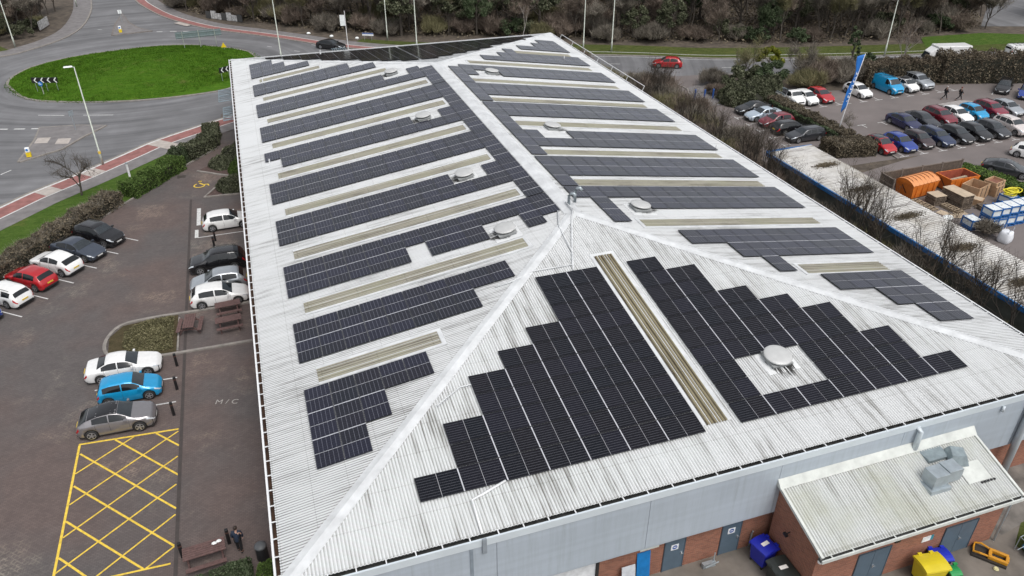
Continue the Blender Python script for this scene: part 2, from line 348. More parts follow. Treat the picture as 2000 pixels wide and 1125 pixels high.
# ------------------------------------------------------------ ground, roads, paths
sheet('ground',[(-400,-200),(600,-200),(600,700),(-400,700)],-.016,M_SOIL)
SWK=smoothpl([(-45,28),(-33,44),(-22.6,57.1),(-20.45,59.7),(-16.8,63.3),(-12.3,68.2),(-9.8,70.9),(-4.3,75),(-1.6,76.8),(3,79.8)],3)
NEAR=smoothpl([(3,79.8),(12,83),(26,84.6),(40,83),(50,79.5),(55.5,76.3)],3)
NW=smoothpl([(-80,103),(-50,109),(-34,116.3),(-30.3,119.5),(-26.7,125),(-24.6,133),(-24.5,145.7),(-25.8,158.4),(-29,180)],3)
NE=smoothpl([(-21,175),(-17.8,155.7),(-14.5,144.6),(-10.5,135.2),(-4.4,125.7),(2.2,119.3),(8.4,113.2),(14.3,107),(21.5,101.3),(32,96.2),(45,91.3),(58.8,85.5),(69,80.4),(85.7,75.6),(104.4,71.5),(125,67.5),(160,61)],3)
SE=smoothpl([(64.5,73.5),(72,70.5),(85,66.3),(104,62.3),(125,58.4),(160,52)],3)
road=SWK+NEAR[1:]+[(58,74.6),(61,74)]+SE+[(160,61)]+NE[::-1]+NW[::-1]+[(-90,60)]
sheet('road',road,-.004,M_ROAD)
sheet('side_road',[(124,84),(131,81.5),(150,92),(165,104),(150,108),(138,96)],0,M_ROAD)
# roundabout island: kerb ring and domed lawn
ISL=smoothpl([(3.4,101),(2.8,105.5),(0.99,109.19),(-5.3,114.3),(-11.2,115.9),(-17.69,114.9),(-23.66,112.9),(-27.78,109.6),(-29.7,106),(-30.3,102.2),(-29.68,99.02),(-26.39,92.3),(-21.53,89.3),(-15.26,87.3),(-10.61,86.75),(-5.91,87.0),(-1.37,88.22),(1.8,92),(3.2,96.5),(3.4,101)],3)[:-1]
mb=MB(); ring=ISL+[ISL[0]]
strip(mb,ring,-.02,.32,-.01,.10); struct(mb.build('roundabout_kerb',M_KERB))
cx=sum(p[0] for p in ISL)/len(ISL); cy=sum(p[1] for p in ISL)/len(ISL)
V=[];F=[];n=len(ISL); K=26
for k in range(K+1):
    t=k/K
    for p in ISL:
        x=cx+(p[0]-cx)*(1-t)*.985; y=cy+(p[1]-cy)*(1-t)*.975
        V.append((x,y,.09+.55*(1-(1-t)**2)+rnd.uniform(-.03,.03)))
for k in range(K):
    for j in range(n): F.append((k*n+j,k*n+(j+1)%n,(k+1)*n+(j+1)%n,(k+1)*n+j))
struct(mesh('roundabout_lawn',V,F,M_GRASS,smooth=True))
def island_z(x,y):
    # height of the lawn dome at a point
    best=min(math.hypot(x-p[0],y-p[1]) for p in ISL); t=min(1,best/14); return .09+.55*(1-(1-t)**2)
# tufts over the lawn
def tufts(name,pts,h,w,mat,kind='stuff',label='short uneven green grass',cat='grass'):
    n=len(pts); P=np.array(pts); r=np.random.RandomState(3)
    a=r.uniform(0,6.28,n); hh=h*r.uniform(.5,1.5,n); ww=w*r.uniform(.6,1.4,n); lx=r.uniform(-.5,.5,n)*h; ly=r.uniform(-.5,.5,n)*h
    dx=np.cos(a)*ww; dy=np.sin(a)*ww; z0=P[:,2]-.02
    V=np.stack([np.stack([P[:,0]-dx,P[:,1]-dy,z0],1),np.stack([P[:,0]+dx,P[:,1]+dy,z0],1),np.stack([P[:,0]+lx,P[:,1]+ly,z0+hh],1)],1).reshape(-1,3)
    F=np.arange(3*n).reshape(-1,3)
    o=mesh(name,V.tolist(),F.tolist(),mat); tag(o,label,cat,None,kind); return o
pts=[]
while len(pts)<60000:
    x=rnd.uniform(-31,4); y=rnd.uniform(86,117); 
    t=math.hypot((x+13.2)/17.2,(y-101.3)/14.2)
    if t<.97 or (t<1.0 and rnd.random()<.3): pts.append((x,y,max(0,island_z(x,y)-.05)))
tufts('grass_tufts',pts,.13,.05,M_GRASSB,label='short uneven grass over the roundabout island')
# kerbs
def kerb(name,pl,side=1,mat=M_KERB,w=.28,h=.11):
    mb=MB(); 
    if side>0: strip(mb,pl,0,w,-.01,h)
    else: strip(mb,pl,-w,0,-.01,h)
    return struct(mb.build(name,mat))
kerb('kerb_south',SWK,-1); kerb('kerb_west',NW,1); kerb('kerb_north',NE,1); kerb('kerb_east',SE,-1); kerb('kerb_behind_store',NEAR,-1)
def band(name,pl,a,b,z,mat): 
    mb=MB(); strip(mb,pl,min(a,b),max(a,b),-.01,z); return struct(mb.build(name,mat))
band('cycle_lane_south',SWK,-.55,-2.35,.085,M_RED); band('cycle_line_south',SWK,-.28,-.55,.09,M_LINE); band('cycle_inner_line_south',SWK,-2.35,-2.5,.09,M_LINE)
band('pavement_south',SWK,-2.5,-4.5,.08,M_PATH)
band('pavement_west',NW,.28,3.3,.08,M_PATH)
i0=6; NEs=NE[i0:-9]
band('cycle_lane_north',NE[:-6],.28,1.7,.082,M_RED); band('cycle_line_north',NE[:-6],1.7,1.85,.09,M_LINE); band('pavement_north',NE[:-6],1.85,3.9,.08,M_PATH)
band('grass_verge_north',NE[22:],3.9,6.2,.06,M_GRASSD)
band('grass_verge_north_bank',NE[30:],.28,3.9,.085,M_GRASSD)
band('scrub_verge_north',NE[:23],3.9,8.4,.055,M_SOIL)
band('grass_verge_west',NW[:8],3.3,7.5,.07,M_GRASSD)
band('pavement_behind_store',NEAR,-.28,-2.2,.08,M_PATH)
# tactile patches on the pavements
mb=MB()
for k,(d0,d1) in ((17,(-.6,-4.4)),(12,(-.6,-2.4)),(9,(-.6,-2.4))):
    a=offset(SWK,d0); b=offset(SWK,d1); p=Vector(a[k]);q=Vector(a[k+1]); r=Vector(b[k+1]); s_=Vector(b[k]); q=p+(q-p).normalized()*1.7; r=s_+(r-s_).normalized()*1.7
    mb.add([(v.x,v.y,.1) for v in (p,s_,r,q)],[(0,1,2,3)])
for x,y in ((-22.45,74.9),(-20.2,73.9)):
    mb.add([(x,y-.9,.122),(x+1.4,y-1.2,.122),(x+1.5,y+.6,.122),(x+.1,y+.9,.122)],[(0,1,2,3)])
mb.add([(-9.6,131.4,.1),(-7.4,128.2,.1),(-6.4,129.0,.1),(-8.6,132.3,.1)],[(0,1,2,3)])
struct(mb.build('tactile_paving',M_TACT))
# splitter islands
mb=MB(); mb.prism([(-23.0,68.7),(-19.3,71.3),(-17.6,74.7),(-15.5,77.9),(-18.6,79.0),(-22.7,79.6),(-22.5,75.2)],-.01,.11); struct(mb.build('splitter_island',M_PATH))
mb=MB(); strip(mb,[(-23.0,68.7),(-19.3,71.3),(-17.6,74.7),(-15.5,77.9),(-18.6,79.0),(-22.7,79.6),(-22.5,75.2),(-23.0,68.7)],-.22,0,-.01,.118); struct(mb.build('splitter_kerb',M_KERB))
NSP=[(-19.0,125.6),(-13.0,126.6),(-15.6,130.0),(-17.3,134.5),(-18.9,143),(-19.2,134)]
mb=MB(); mb.prism(NSP,-.01,.11); struct(mb.build('splitter_island_north',M_PATH))
mb=MB(); strip(mb,NSP+[NSP[0]],-.25,0,-.01,.12); struct(mb.build('splitter_kerb_north',M_KERBD))
# white road lines
mb=MB(); Z=.004
for a,b in (((-12.17,126.02),(-11.25,125.75)),((-10.03,125.5),(-8.95,125.2)),((-7.86,124.75),(-6.87,124.5)),((-5.9,124.1),(-4.8,123.8)),((-30,81.8),(-28.6,81.3)),((-27.5,80.9),(-26.3,80.5)),((-25.6,80.3),(-24.4,79.95)),((-23.7,79.8),(-22.7,79.5))): seg(mb,a,b,.28,Z)
for a,b in (((-22.6,79.5),(-22.6,75.2)),((-23.8,84.9),(-20.7,83.7)),((-18.5,83.1),(-15.0,82.0)),((-24.2,65.6),(-23.4,66.6)),((-21.9,131),(-21.2,130.7))): seg(mb,a,b,.14,Z)
for k in range(6,34,2):
    a=offset(NE,-4.6)[min(k+12,len(NE)-2)]; b=offset(NE,-4.6)[min(k+13,len(NE)-1)]; v=Vector(b)-Vector(a); seg(mb,a,(a[0]+v.x*.35,a[1]+v.y*.35),.12,Z)
o=offset(NE,-.5)
for k in range(20,len(NE)-1): seg(mb,o[k],o[k+1],.12,Z)
struct(mb.build('road_markings',M_LINE))
# left car park
BRK=[(-2.75,72.5),(-2.9,66.1),(-5.3,63.0),(-8.2,58.98),(-10.8,54.7),(-13.15,51.2),(-16.5,46),(-19.6,40.7),(-23,34.5),(-27,26),(-30,15),(-30,-20)]
sheet('car_park_left',BRK+[(0.2,-20),(0.2,80.5),(-2.4,78)],0,M_PAVE)
mb=MB(); strip(mb,BRK,-.20,0,-.01,.11); struct(mb.build('car_park_kerb',M_KERB))
VERGE=[tuple(p) for p in offset(SWK,-4.5)]
sheet('grass_verge_south',[p for p in VERGE if p[0]<-3.2]+[(x-.2,y) for x,y in BRK[1:8]]+[(-26,33),(-40,20)],.05,M_GRASSV)
mb=MB()
strip(mb,[(-5.5,52.9),(-5.5,0)],-.10,.10,-.01,.012); 
struct(mb.build('drainage_channel',simple('dark_channel',(.055,.045,.042),.8)))
mb=MB(); strip(mb,[(-5.0,60.0),(-2.8,58.3),(-1.6,57.5),(-2.4,56.4),(-2.8,55.8),(-4.25,53.0),(-.9,52.8)],-.12,.12,-.01,.11)
strip(mb,smoothpl([(-6.85,26.84),(-9.6,27.4),(-10.6,28.3),(-10.75,30.0),(-9.9,31.7),(-7.8,32.05),(-5.3,32.0),(-.5,32.0)],4),-.12,.12,-.01,.11)
strip(mb,[(-6.85,26.84),(-4,26.75),(-.4,26.7)],-.12,.12,-.01,.11)
strip(mb,[(-5.95,22.5+8.9),(-5.95,27.1)],-.06,.06,-.01,.11)
struct(mb.build('bed_kerbs',M_KERB))
sheet('shrub_bed',[(-5.0,60.0),(-2.8,58.3),(-1.6,57.5),(0.1,57),(0.1,64),(-1.4,63.8)],.03,M_BARK)
sheet('shrub_bed_lower',[(-1.6,57.5),(-2.4,56.4),(-2.8,55.8),(-4.25,53.0),(-.9,52.8),(.1,52.8),(.1,57)],.034,M_BARK)
sheet('mossy_bed',[(-10.5,28.4),(-10.6,30.3),(-9.8,31.6),(-7.8,31.9),(-6.05,31.9),(-6.05,27.0),(-9.5,27.5)],.03,M_SCRUB)
# bay lines
mb=MB(); E_=[(-9.72,45.5),(-11.14,43.47),(-12.59,41.41),(-14.05,39.43),(-15.58,37.47),(-17.0,35.34),(-18.5,33.3)]
DB=Vector((.775,-.632))
for k,e in enumerate(E_): seg(mb,(e[0]-DB.x*5,e[1]-DB.y*5),e,.10,.006)
for y in (23.91+.1,21.41): seg(mb,(-10.9,y+.25),(-5.9,y),.10,.006)
seg(mb,(-4.5,46.9),(-.4,46.9),.10,.006); seg(mb,(-4.8,44.4),(-.4,44.4),.10,.006); seg(mb,(-4.75,50.6),(-4.75,46.9),.35,.006); seg(mb,(-4.9,46),(-4.9,44.4),.3,.006)
for y in (39.9,36.5,33.3): seg(mb,(-5.2,y),(-.4,y),.10,.006)
struct(mb.build('bay_lines_left',M_LINE))
# yellow cross hatched box
mb=MB(); z=.006
for a,b in (((-11.2,19.07),(-5.67,18.65)),((-11.15,18.99),(-11.13,6.35))): seg(mb,a,b,.13,z)
for a,b in (((-11.02,18.19),(-5.59,12.0)),((-11.02,15.53),(-5.62,9.41)),((-11.07,12.92),(-7.01,8.38)),((-11.06,10.45),(-9.2,8.3)),((-9.2,18.84),(-5.56,14.6)),((-6.93,18.67),(-5.59,17.1))): seg(mb,a,b,.11,z+.004)
for a,b in (((-11.07,16.52),(-8.17,18.76)),((-11.05,14.11),(-5.67,18.44)),((-11.05,11.77),(-5.64,16.19)),((-11.08,9.47),(-5.65,13.88)),((-9.21,8.6),(-5.62,11.59)),((-6.94,8.34),(-5.61,9.37))): seg(mb,a,b,.09,z+.008)
seg(mb,(-9.4,8.42),(-5.75,8.29),.11,z+.012)
struct(mb.build('yellow_hatched_box',M_YEL))
def text(name,s,loc,size,rz,mat,ex=.004,rot=(0,0,0)):
    c=bpy.data.curves.new(name,'FONT'); c.body=s; c.size=size; c.extrude=ex; c.align_x='CENTER'; c.align_y='CENTER'
    o=bpy.data.objects.new(name,c); o.location=loc; o.rotation_euler=(rot[0],rot[1],rz); link(o)
    dg=bpy.context.evaluated_depsgraph_get(); me=bpy.data.meshes.new_from_object(o.evaluated_get(dg)); bpy.data.objects.remove(o)
    me.materials.clear(); me.materials.append(mat); r=bpy.data.objects.new(name,me); r.location=loc; r.rotation_euler=(rot[0],rot[1],rz); return link(r)
struct(text('painted_letters','M / C',(-2.85,20.35,.012),.62,R_(-16),simple('very_worn_paint',(.33,.31,.29),.8,0,.4,9)))
# wheelchair symbol
mb=MB()
def arc(mb,c,r,a0,a1,w,z,n=14):
    for k in range(n):
        t0=R_(a0+(a1-a0)*k/n); t1=R_(a0+(a1-a0)*(k+1)/n); seg(mb,(c[0]+r*math.cos(t0),c[1]+r*math.sin(t0)),(c[0]+r*math.cos(t1),c[1]+r*math.sin(t1)),w,z)
arc(mb,(-4.75,56.15),.50,120,380,.14,.01); seg(mb,(-4.75,56.75),(-4.35,56.2),.15,.014); seg(mb,(-4.35,56.25),(-3.95,56.25),.14,.018); seg(mb,(-3.98,56.3),(-3.85,55.85),.14,.022); arc(mb,(-4.7,57.15),.10,0,360,.16,.018)
struct(mb.build('wheelchair_symbol',M_YEL))
struct(MB().box(-6.9,-6.1,58.7,59.4,-.01,.008).build('manhole_cover',simple('cast_iron',(.06,.05,.045),.6)))
# right: driveway, lots, yards
sheet('driveway',[(55.5,76.3),(58,74.6),(61,74),(64.5,73.5),(61.8,70.6),(61.2,66),(62.9,60),(62.9,45.5),(59.9,45),(59.3,43.2),(70.5,43.2),(70.5,39.5),(52,39.5),(53.4,57),(54.6,61.3),(55.4,65.4),(56,68.5)],0,M_LOT)
mb=MB(); strip(mb,smoothpl([(55.5,76.3),(56.6,72.5),(57.4,68.3),(55.8,65.4),(54.9,61.3),(54.9,57),(55.2,50),(55.2,44)],3),-.2,0,-.01,.11)
strip(mb,smoothpl([(64.5,73.5),(61.9,71.3),(61.0,70.2)],3),-.2,0,-.01,.11)
struct(mb.build('driveway_kerbs',M_KERB))
sheet('driveway_pavement',[(57.2,68.6),(61.4,70.3),(61.2,66),(61.6,62),(57,61),(55.3,61),(56,65.2)],.085,M_PATH)
sheet('car_park_right',[(64.6,43.6),(64.6,60),(66.9,63.6),(80.5,60.6),(91.5,59),(160,44),(160,0),(55,-20),(55,36.5),(70,39.6),(70,43.4)],.002,M_LOT)
mb=MB(); z=.006
def tmark(x,y,up=1,w=1.2):
    seg(mb,(x-w/2,y),(x+w/2,y),.10,.0065); seg(mb,(x,y),(x,y+up*.95),.10,.0105)
for x in (67.6,70.26,72.85,75.5,78.1,80.7,83.3,85.9): tmark(x,39.75)
for x in (70.0,72.9): tmark(x,49.4,-1)
for x in (67.5,70.0,72.6,73.7,76.2,78.6,81.2,83.7,86.2,88.7,91): tmark(x,56.5)
for y in (56.3,53.9,51.5,49.1,46.7): 
    seg(mb,(57.2,y-.5),(57.2,y+.5),.10,.0065); seg(mb,(57.2,y),(58.1,y),.10,.0105)
for a,b in (((93.5,51.6),(92.6,50.9)),((91.8,49.2),(90.9,48.5)),((95.2,54.2),(94.3,53.5))): seg(mb,a,b,.1,.0065)
struct(mb.build('bay_marks_right',M_LINE))
mb=MB(); strip(mb,[(59.4,43.1),(66.8,42.6),(66.4,39.4)],-.1,.1,0,.12); struct(mb.build('hedge_kerb_right',M_KERB))
sheet('yard_concrete',[(-.4,-30),(47,-30),(47,2.2),(41.0,2.2),(41.0,.2),(-.4,.2)],.0,M_CONC)
sheet('rear_slabs',[(34.8,-3.5),(41.5,-2.5),(47,-2),(47,.8),(34.4,.8)],.006,simple('stained_slabs',(.16,.145,.13),.85,0,.5,.7,.3))
sheet('weedy_grass',[(34.9,-4.2),(36.4,-3.2),(40,-3.0),(40,-8),(35.6,-8)],.012,M_GRASSD)
sheet('lawn_north',[(104,75.4),(112,74.2),(122,72.4),(128,76),(120,80),(108,81)],.075,M_GRASSV)
sheet('salt_spill',[(84.2,52.6),(88.6,53.0),(89.8,52.2),(88.2,51.3),(85.2,51.5)],.0045,simple('pale_grit',(.30,.28,.27),.9,0,.35,1.5))
# ------------------------------------------------------------ main building
WB,LB,PN,PF,HR,EZ=41.34,78.93,21.0,20.4,3.07,6.24
class Plane:
    def __init__(s,kind):
        s.k=kind
        if kind in('left','right'): run=WB/2
        elif kind=='near': run=PN
        else: run=PF
        s.len=math.hypot(run,HR); c=run/s.len; q=HR/s.len; s.c,s.q=c,q
        if kind=='left': s.O=Vector((0,0,EZ));s.A=Vector((0,1,0));s.B=Vector((c,0,q));s.N=Vector((-q,0,c));s.U=-s.A
        if kind=='right': s.O=Vector((WB,0,EZ));s.A=Vector((0,1,0));s.B=Vector((-c,0,q));s.N=Vector((q,0,c));s.U=s.A
        if kind=='near': s.O=Vector((0,0,EZ));s.A=Vector((1,0,0));s.B=Vector((0,c,q));s.N=Vector((0,-q,c));s.U=s.A
        if kind=='far': s.O=Vector((0,LB,EZ));s.A=Vector((1,0,0));s.B=Vector((0,-c,q));s.N=Vector((0,q,c));s.U=-s.A
    def pt(s,a,v,n=0): return s.O+s.A*a+s.B*v+s.N*n
    def vmax(s,a):
        if s.k in('left','right'): return max(0,min(1,a/PN,(LB-a)/PF))*s.len
        return max(0,min(1,a/(WB/2),(WB-a)/(WB/2)))*s.len
    def mat(s,a,v,n): 
        p=s.pt(a,v,n); U,B,N=s.U,s.B,s.N
        return Matrix(((U.x,B.x,N.x,p.x),(U.y,B.y,N.y,p.y),(U.z,B.z,N.z,p.z),(0,0,0,1)))
PL={k:Plane(k) for k in('left','right','near','far')}
wh=empty('warehouse',(WB/2,0,0),'large white hipped corrugated roof warehouse with grey cladding and red brick base','building')
def wpart(o): o.parent=wh; o.matrix_parent_inverse=Matrix.Translation((-WB/2,0,0)); return o
def corr(name,pl,a0,a1,vf0,vf1,mat,n0=0,amp=.028,pitch=.146,flip=False):
    """corrugated sheet laid on a roof plane, real ribs"""
    k=int((a1-a0)/pitch*6); V=[];F=[];UV=[]
    for i in range(k+1):
        a=a0+(a1-a0)*i/k; h=amp*math.cos(2*math.pi*a/pitch)
        v0,v1=vf0(a),vf1(a)
        for v in (v0,v1): V.append(pl.pt(a,v,n0+h)); UV.append((a,v))
    up=pl.A.cross(pl.B).dot(pl.N)>0
    for i in range(k): F.append((2*i,2*i+2,2*i+3,2*i+1) if up else (2*i+1,2*i+3,2*i+2,2*i))
    return wpart(mesh(name,V,F,mat,uv=UV))
for k,pl in PL.items():
    a1=LB if k in('left','right') else WB
    corr('roof_slope',pl,.02,a1-.02,lambda a:-.06,pl.vmax,M_ROOFN if k=='near' else M_ROOF)
# ridge and hip flashings
def cap(name,p,q,w,plA,plB):
    """folded flashing over the line where two slopes meet"""
    p=Vector(p);q=Vector(q); t=(q-p).normalized(); V=[];F=[]
    sides=[]
    for pl in (plA,plB):
        s=pl.N.cross(t).normalized()
        mid=(p+q)/2+s; 
        # choose the direction that stays on that slope
        if pl.k=='left' and s.x>0 or pl.k=='right' and s.x<0 or pl.k=='near' and s.y>0 or pl.k=='far' and s.y<0: s=-s
        sides.append((s,pl.N))
    up=Vector((0,0,1))
    n=max(2,int((q-p).length/1.5)); mb=MB()
    for (s,N) in sides:
        V=[]
        for i in range(n+1):
            c=p+(q-p)*i/n
            V+= [c+up*.10, c+s*w*.93+N*.058, c+s*w+N*.02]
        F=[]
        for i in range(n):
            F+=[(3*i,3*i+3,3*i+4,3*i+1),(3*i+1,3*i+4,3*i+5,3*i+2)]
        mb.add(V,F)
    o=wpart(mb.build(name,M_CAP)); bm=bmesh.new(); bm.from_mesh(o.data); bmesh.ops.recalc_face_normals(bm,faces=bm.faces); 
    for f in bm.faces:
        if f.normal.z<0: f.normal_flip()
    bm.to_mesh(o.data); bm.free(); return o
A1=(WB/2,PN,EZ+HR); A2=(WB/2,LB-PF,EZ+HR)
cap('ridge_flashing',A1,A2,.62,PL['left'],PL['right'])
cap('hip_flashing',(0,0,EZ),A1,.36,PL['left'],PL['near']); cap('hip_flashing',(WB,0,EZ),A1,.36,PL['near'],PL['right'])
cap('hip_flashing',(0,LB,EZ),A2,.36,PL['left'],PL['far']); cap('hip_flashing',(WB,LB,EZ),A2,.36,PL['far'],PL['right'])
# gutters with straps
def gutter(k):
    mb=MB(); pl=PL[k]; n=pl.N; L_=LB if k in('left','right') else WB
    out={'left':(-1,0),'right':(1,0),'near':(0,-1),'far':(0,1)}[k]; base={'left':0,'right':WB,'near':0,'far':LB}[k]
    def bx(a0,a1,d0,d1,z0,z1,i):
        if k in('left','right'):
            x0,x1=sorted((base+out[0]*d0,base+out[0]*d1)); mb.box(x0,x1,a0,a1,z0,z1,i)
        else:
            y0,y1=sorted((base+out[1]*d0,base+out[1]*d1)); mb.box(a0,a1,y0,y1,z0,z1,i)
    e=.38 if k in('left','right') else .0
    bx(-e,L_+e,-.25,.24,EZ-.34,EZ-.30,1)     # wet trough floor
    bx(-e,L_+e,.24,.33,EZ-.42,EZ-.03,0)       # outer lip
    bx(-e,L_+e,-.27,-.25,EZ-.34,EZ-.08,1)
    st=1.17 if k!='left' else 1.0; a=.5
    while a<L_-.2:
        bx(a,a+.05,-.12,.24,EZ-.05,EZ-.02,2); a+=st*(1+.06*math.sin(a*7))
    return wpart(mb.build('gutter',[M_FASC if k=='near' else M_WHITE,M_GUT if k!='left' else M_GUTR,M_WHITE]))
for k in PL: gutter(k)
# walls
mb=MB(); 
for x0,x1 in ((-.25,8.55),(8.57,15.72),(15.74,22.55),(22.57,29.6),(29.62,37.5),(37.56,41.55)): mb.box(x0,x1,-.30,-.24,2.62,EZ-.43,0)
mb.box(-.2,41.5,-.24,.1,2.64,EZ-.36,1)
mb.box(-.3,-.24,-.24,LB+.24,2.62,EZ-.43,0); mb.box(WB+.24,WB+.30,-.24,LB+.24,2.62,EZ-.43,0); mb.box(-.3,WB+.3,LB+.24,LB+.30,2.62,EZ-.43,0)
mb.box(-.24,.1,.1,LB,2.64,EZ-.36,1); mb.box(WB-.1,WB+.24,.1,LB,2.64,EZ-.36,1); mb.box(.1,WB-.1,LB-.1,LB+.24,2.64,EZ-.36,1)
wpart(mb.build('wall_cladding',[M_CLAD,M_DARK]))
mb=MB(); mb.box(7.38,7.52,-.335,-.30,2.62,EZ-.43); wpart(mb.build('cladding_joint_cover',simple('joint_grey',(.22,.26,.30),.5)))
mb=MB(); mb.box(13.55,WB-.02,.10,.20,0,2.62); mb.box(.0,9.2,.10,.20,0,2.62); wpart(mb.build('brick_wall',M_BRICK))
mb=MB(); mb.box(0,.1,.2,LB,0,2.62); mb.box(WB-.1,WB,.2,LB,0,2.62); mb.box(.1,WB-.1,LB-.1,LB,0,2.62); wpart(mb.build('brick_wall',M_BRICKY))
mb=MB(); mb.box(.1,WB-.1,.22,LB-.12,0,.0+2.6); wpart(mb.build('dark_interior',M_DARK))
mb=MB()
for i in range(280): mb.box(.05+i*.146,.05+i*.146+.075,-.05,.098,2.53,2.60)
wpart(mb.build('dentil_closer',M_DARK))
o=wpart(MB().box(9.3,13.45,.05,.12,0,2.5).build('roller_shutter',simple('white_shutter',(.66,.68,.70),.5)))
wpart(MB().box(13.45,13.6,-.02,.16,0,2.6).box(9.15,9.3,-.02,.16,0,2.6).build('shutter_frame',M_DARK))
def door(x0,x1,y,z0=0,z1=2.12,double=False,sign=True,owner=None):
    fr=MB().box(x0-.05,x0,y-.05,y+.02,z0,z1+.05).box(x1,x1+.05,y-.05,y+.02,z0,z1+.05).box(x0,x1,y-.05,y+.02,z1,z1+.05).build('door_frame',simple('door_frame_slate',(.05,.075,.10),.5))
    d=MB(); xs=[(x0,x1)] if not double else [(x0,(x0+x1)/2-.01),((x0+x1)/2+.01,x1)]
    for a,b in xs: d.box(a,b,y-.035,y,z0+.02,z1)
    d=d.build('door',M_DOOR)
    h=MB(); hx=x1-.14 if not double else (x0+x1)/2+.1
    h.box(hx-.02,hx+.05,y-.07,y-.035,z0+.95,z0+1.15); h.tube([(hx,y-.10,z0+1.08),(hx+.12,y-.10,z0+1.08)],.014,6)
    h=h.build('handle',M_CHROME,d)
    ps=[fr,d]
    if sign:
        c=(x0+x1)/2
        s=MB().box(c-.20,c+.20,y-.042,y-.036,z0+1.42,z0+1.80).build('door_sign',simple('sign_white',(.78,.8,.82),.5),d)
        r=MB(); r.lathe([(.135,0),(.135,.004)],(0,0,0),20); r=r.build('sign_roundel',simple('sign_blue',(.03,.09,.33),.5),d); r.location=(c,y-.043,z0+1.61); r.rotation_euler=(R_(90),0,0)
        r2=MB().box(c-.085,c+.085,y-.0505,y-.0485,z0+1.59,z0+1.64).build('sign_lettering',simple('sign_white',(.78,.8,.82),.5),d)
    for p in ps: owner(p)
door(17.1,18.15,.10,owner=wpart); door(20.25,21.28,.10,owner=wpart)
# pipes
def pipe(pts,r,name,mat,n=12): return wpart(MB().tube(pts,r,n).build(name,mat,smooth=True))
pipe([(37.75,-.52,0.0),(37.75,-.52,EZ-.5),(37.75,-.3,EZ-.3)],.19,'downpipe',M_FASC)
pipe([(30.4,-.5,4.65),(30.4,-.5,EZ-.5),(30.4,-.3,EZ-.35)],.14,'downpipe',M_FASC)
pipe([(35.8,-.4,EZ-.75),(35.8,-.4,EZ-.42)],.07,'overflow_pipe',M_FASC,8)
pipe([(22.0,.02,.0),(22.0,.02,1.0),(22.05,.02,1.15)],.05,'stub_pipe',M_GALV,8)
wpart(MB().box(21.9,22.12,-.42,-.25,0,1.0).build('bin_bollard',M_GALV))
nl=PL['near']
def onroof(pl,pts,r,name,mat,n=8): return wpart(MB().tube([pl.pt(a,v,h) for a,v,h in pts],r,n).build(name,mat,smooth=True))
# cable conduit over the near eave
onroof(nl,[(9.75,2.15,.10),(8.55,1.75,.10),(8.05,1.6,.10),(8.0,-.1,.10)],.055,'cable_conduit',M_WHITE)
wpart(MB().box(7.92,8.10,-.42,-.335,EZ-.80,EZ+.06).build('conduit_box',simple('grey_box',(.24,.27,.30),.5)))
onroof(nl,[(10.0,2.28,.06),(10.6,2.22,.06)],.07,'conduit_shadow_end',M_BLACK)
# conduits at the near apex
mb=MB().tube([A1[:2]+(EZ+HR+.30,),nl.pt(20.3,20.6,.10),nl.pt(19.0,17.3,.09),nl.pt(18.3,15.35,.09)],.065,8)
wpart(mb.build('roof_conduit',M_CAP,smooth=True)); mb=MB()
mb.tube([(20.6,22.2,EZ+HR+.20),(20.62,21.0,EZ+HR+.26)],.05,8)
mb.tube([PL['left'].pt(21.6,20.05,.10),PL['left'].pt(19.6,19.35,.12),nl.pt(18.9,16.9,.12)],.05,8)
wpart(mb.build('roof_conduit',M_CAP,smooth=True)); mb=MB()
mb.tube([nl.pt(18.5,15.9,.09),nl.pt(15.9,15.9,.10),PL['left'].pt(15.2,14.5,.10),PL['left'].pt(15.2,13.6,.08)],.04,8)
mb.tube([PL['left'].pt(7.0,8.0,.10),nl.pt(9.3,8.1,.10),nl.pt(11.2,8.15,.10)],.035,8)
wpart(mb.build('roof_conduit',M_CAP,smooth=True))
mb=MB().tube([(20.75,22.0,EZ+HR-.1),(20.75,22.0,EZ+HR+.75),(20.85,21.9,EZ+HR+.92),(21.0,21.8,EZ+HR+.95),(21.12,21.7,EZ+HR+.80)],.10,10)
wpart(mb.build('gooseneck_vent',M_GALV,smooth=True))
mb=MB().tube([(21.45,22.6,EZ+HR-.1),(21.45,22.6,EZ+HR+.8),(21.55,22.5,EZ+HR+.97),(21.7,22.4,EZ+HR+1.0),(21.82,22.3,EZ+HR+.85)],.10,10)
wpart(mb.build('gooseneck_vent',M_GALV,smooth=True))
# small vent stubs / cable stands on the roof
for pl,a,v in ((PL['left'],49.9*.86,2.3),(PL['left'],66.6,3.1),(PL['left'],72.5,10.2),(PL['right'],71.3*.9,3.9),(PL['right'],34.0,1.6)):
    p=pl.pt(a,v,0); wpart(MB().lathe([(.09,-.05),(.07,.05),(.05,.35),(.02,.45)],tuple(p),8).build('roof_stub',M_WHITE))
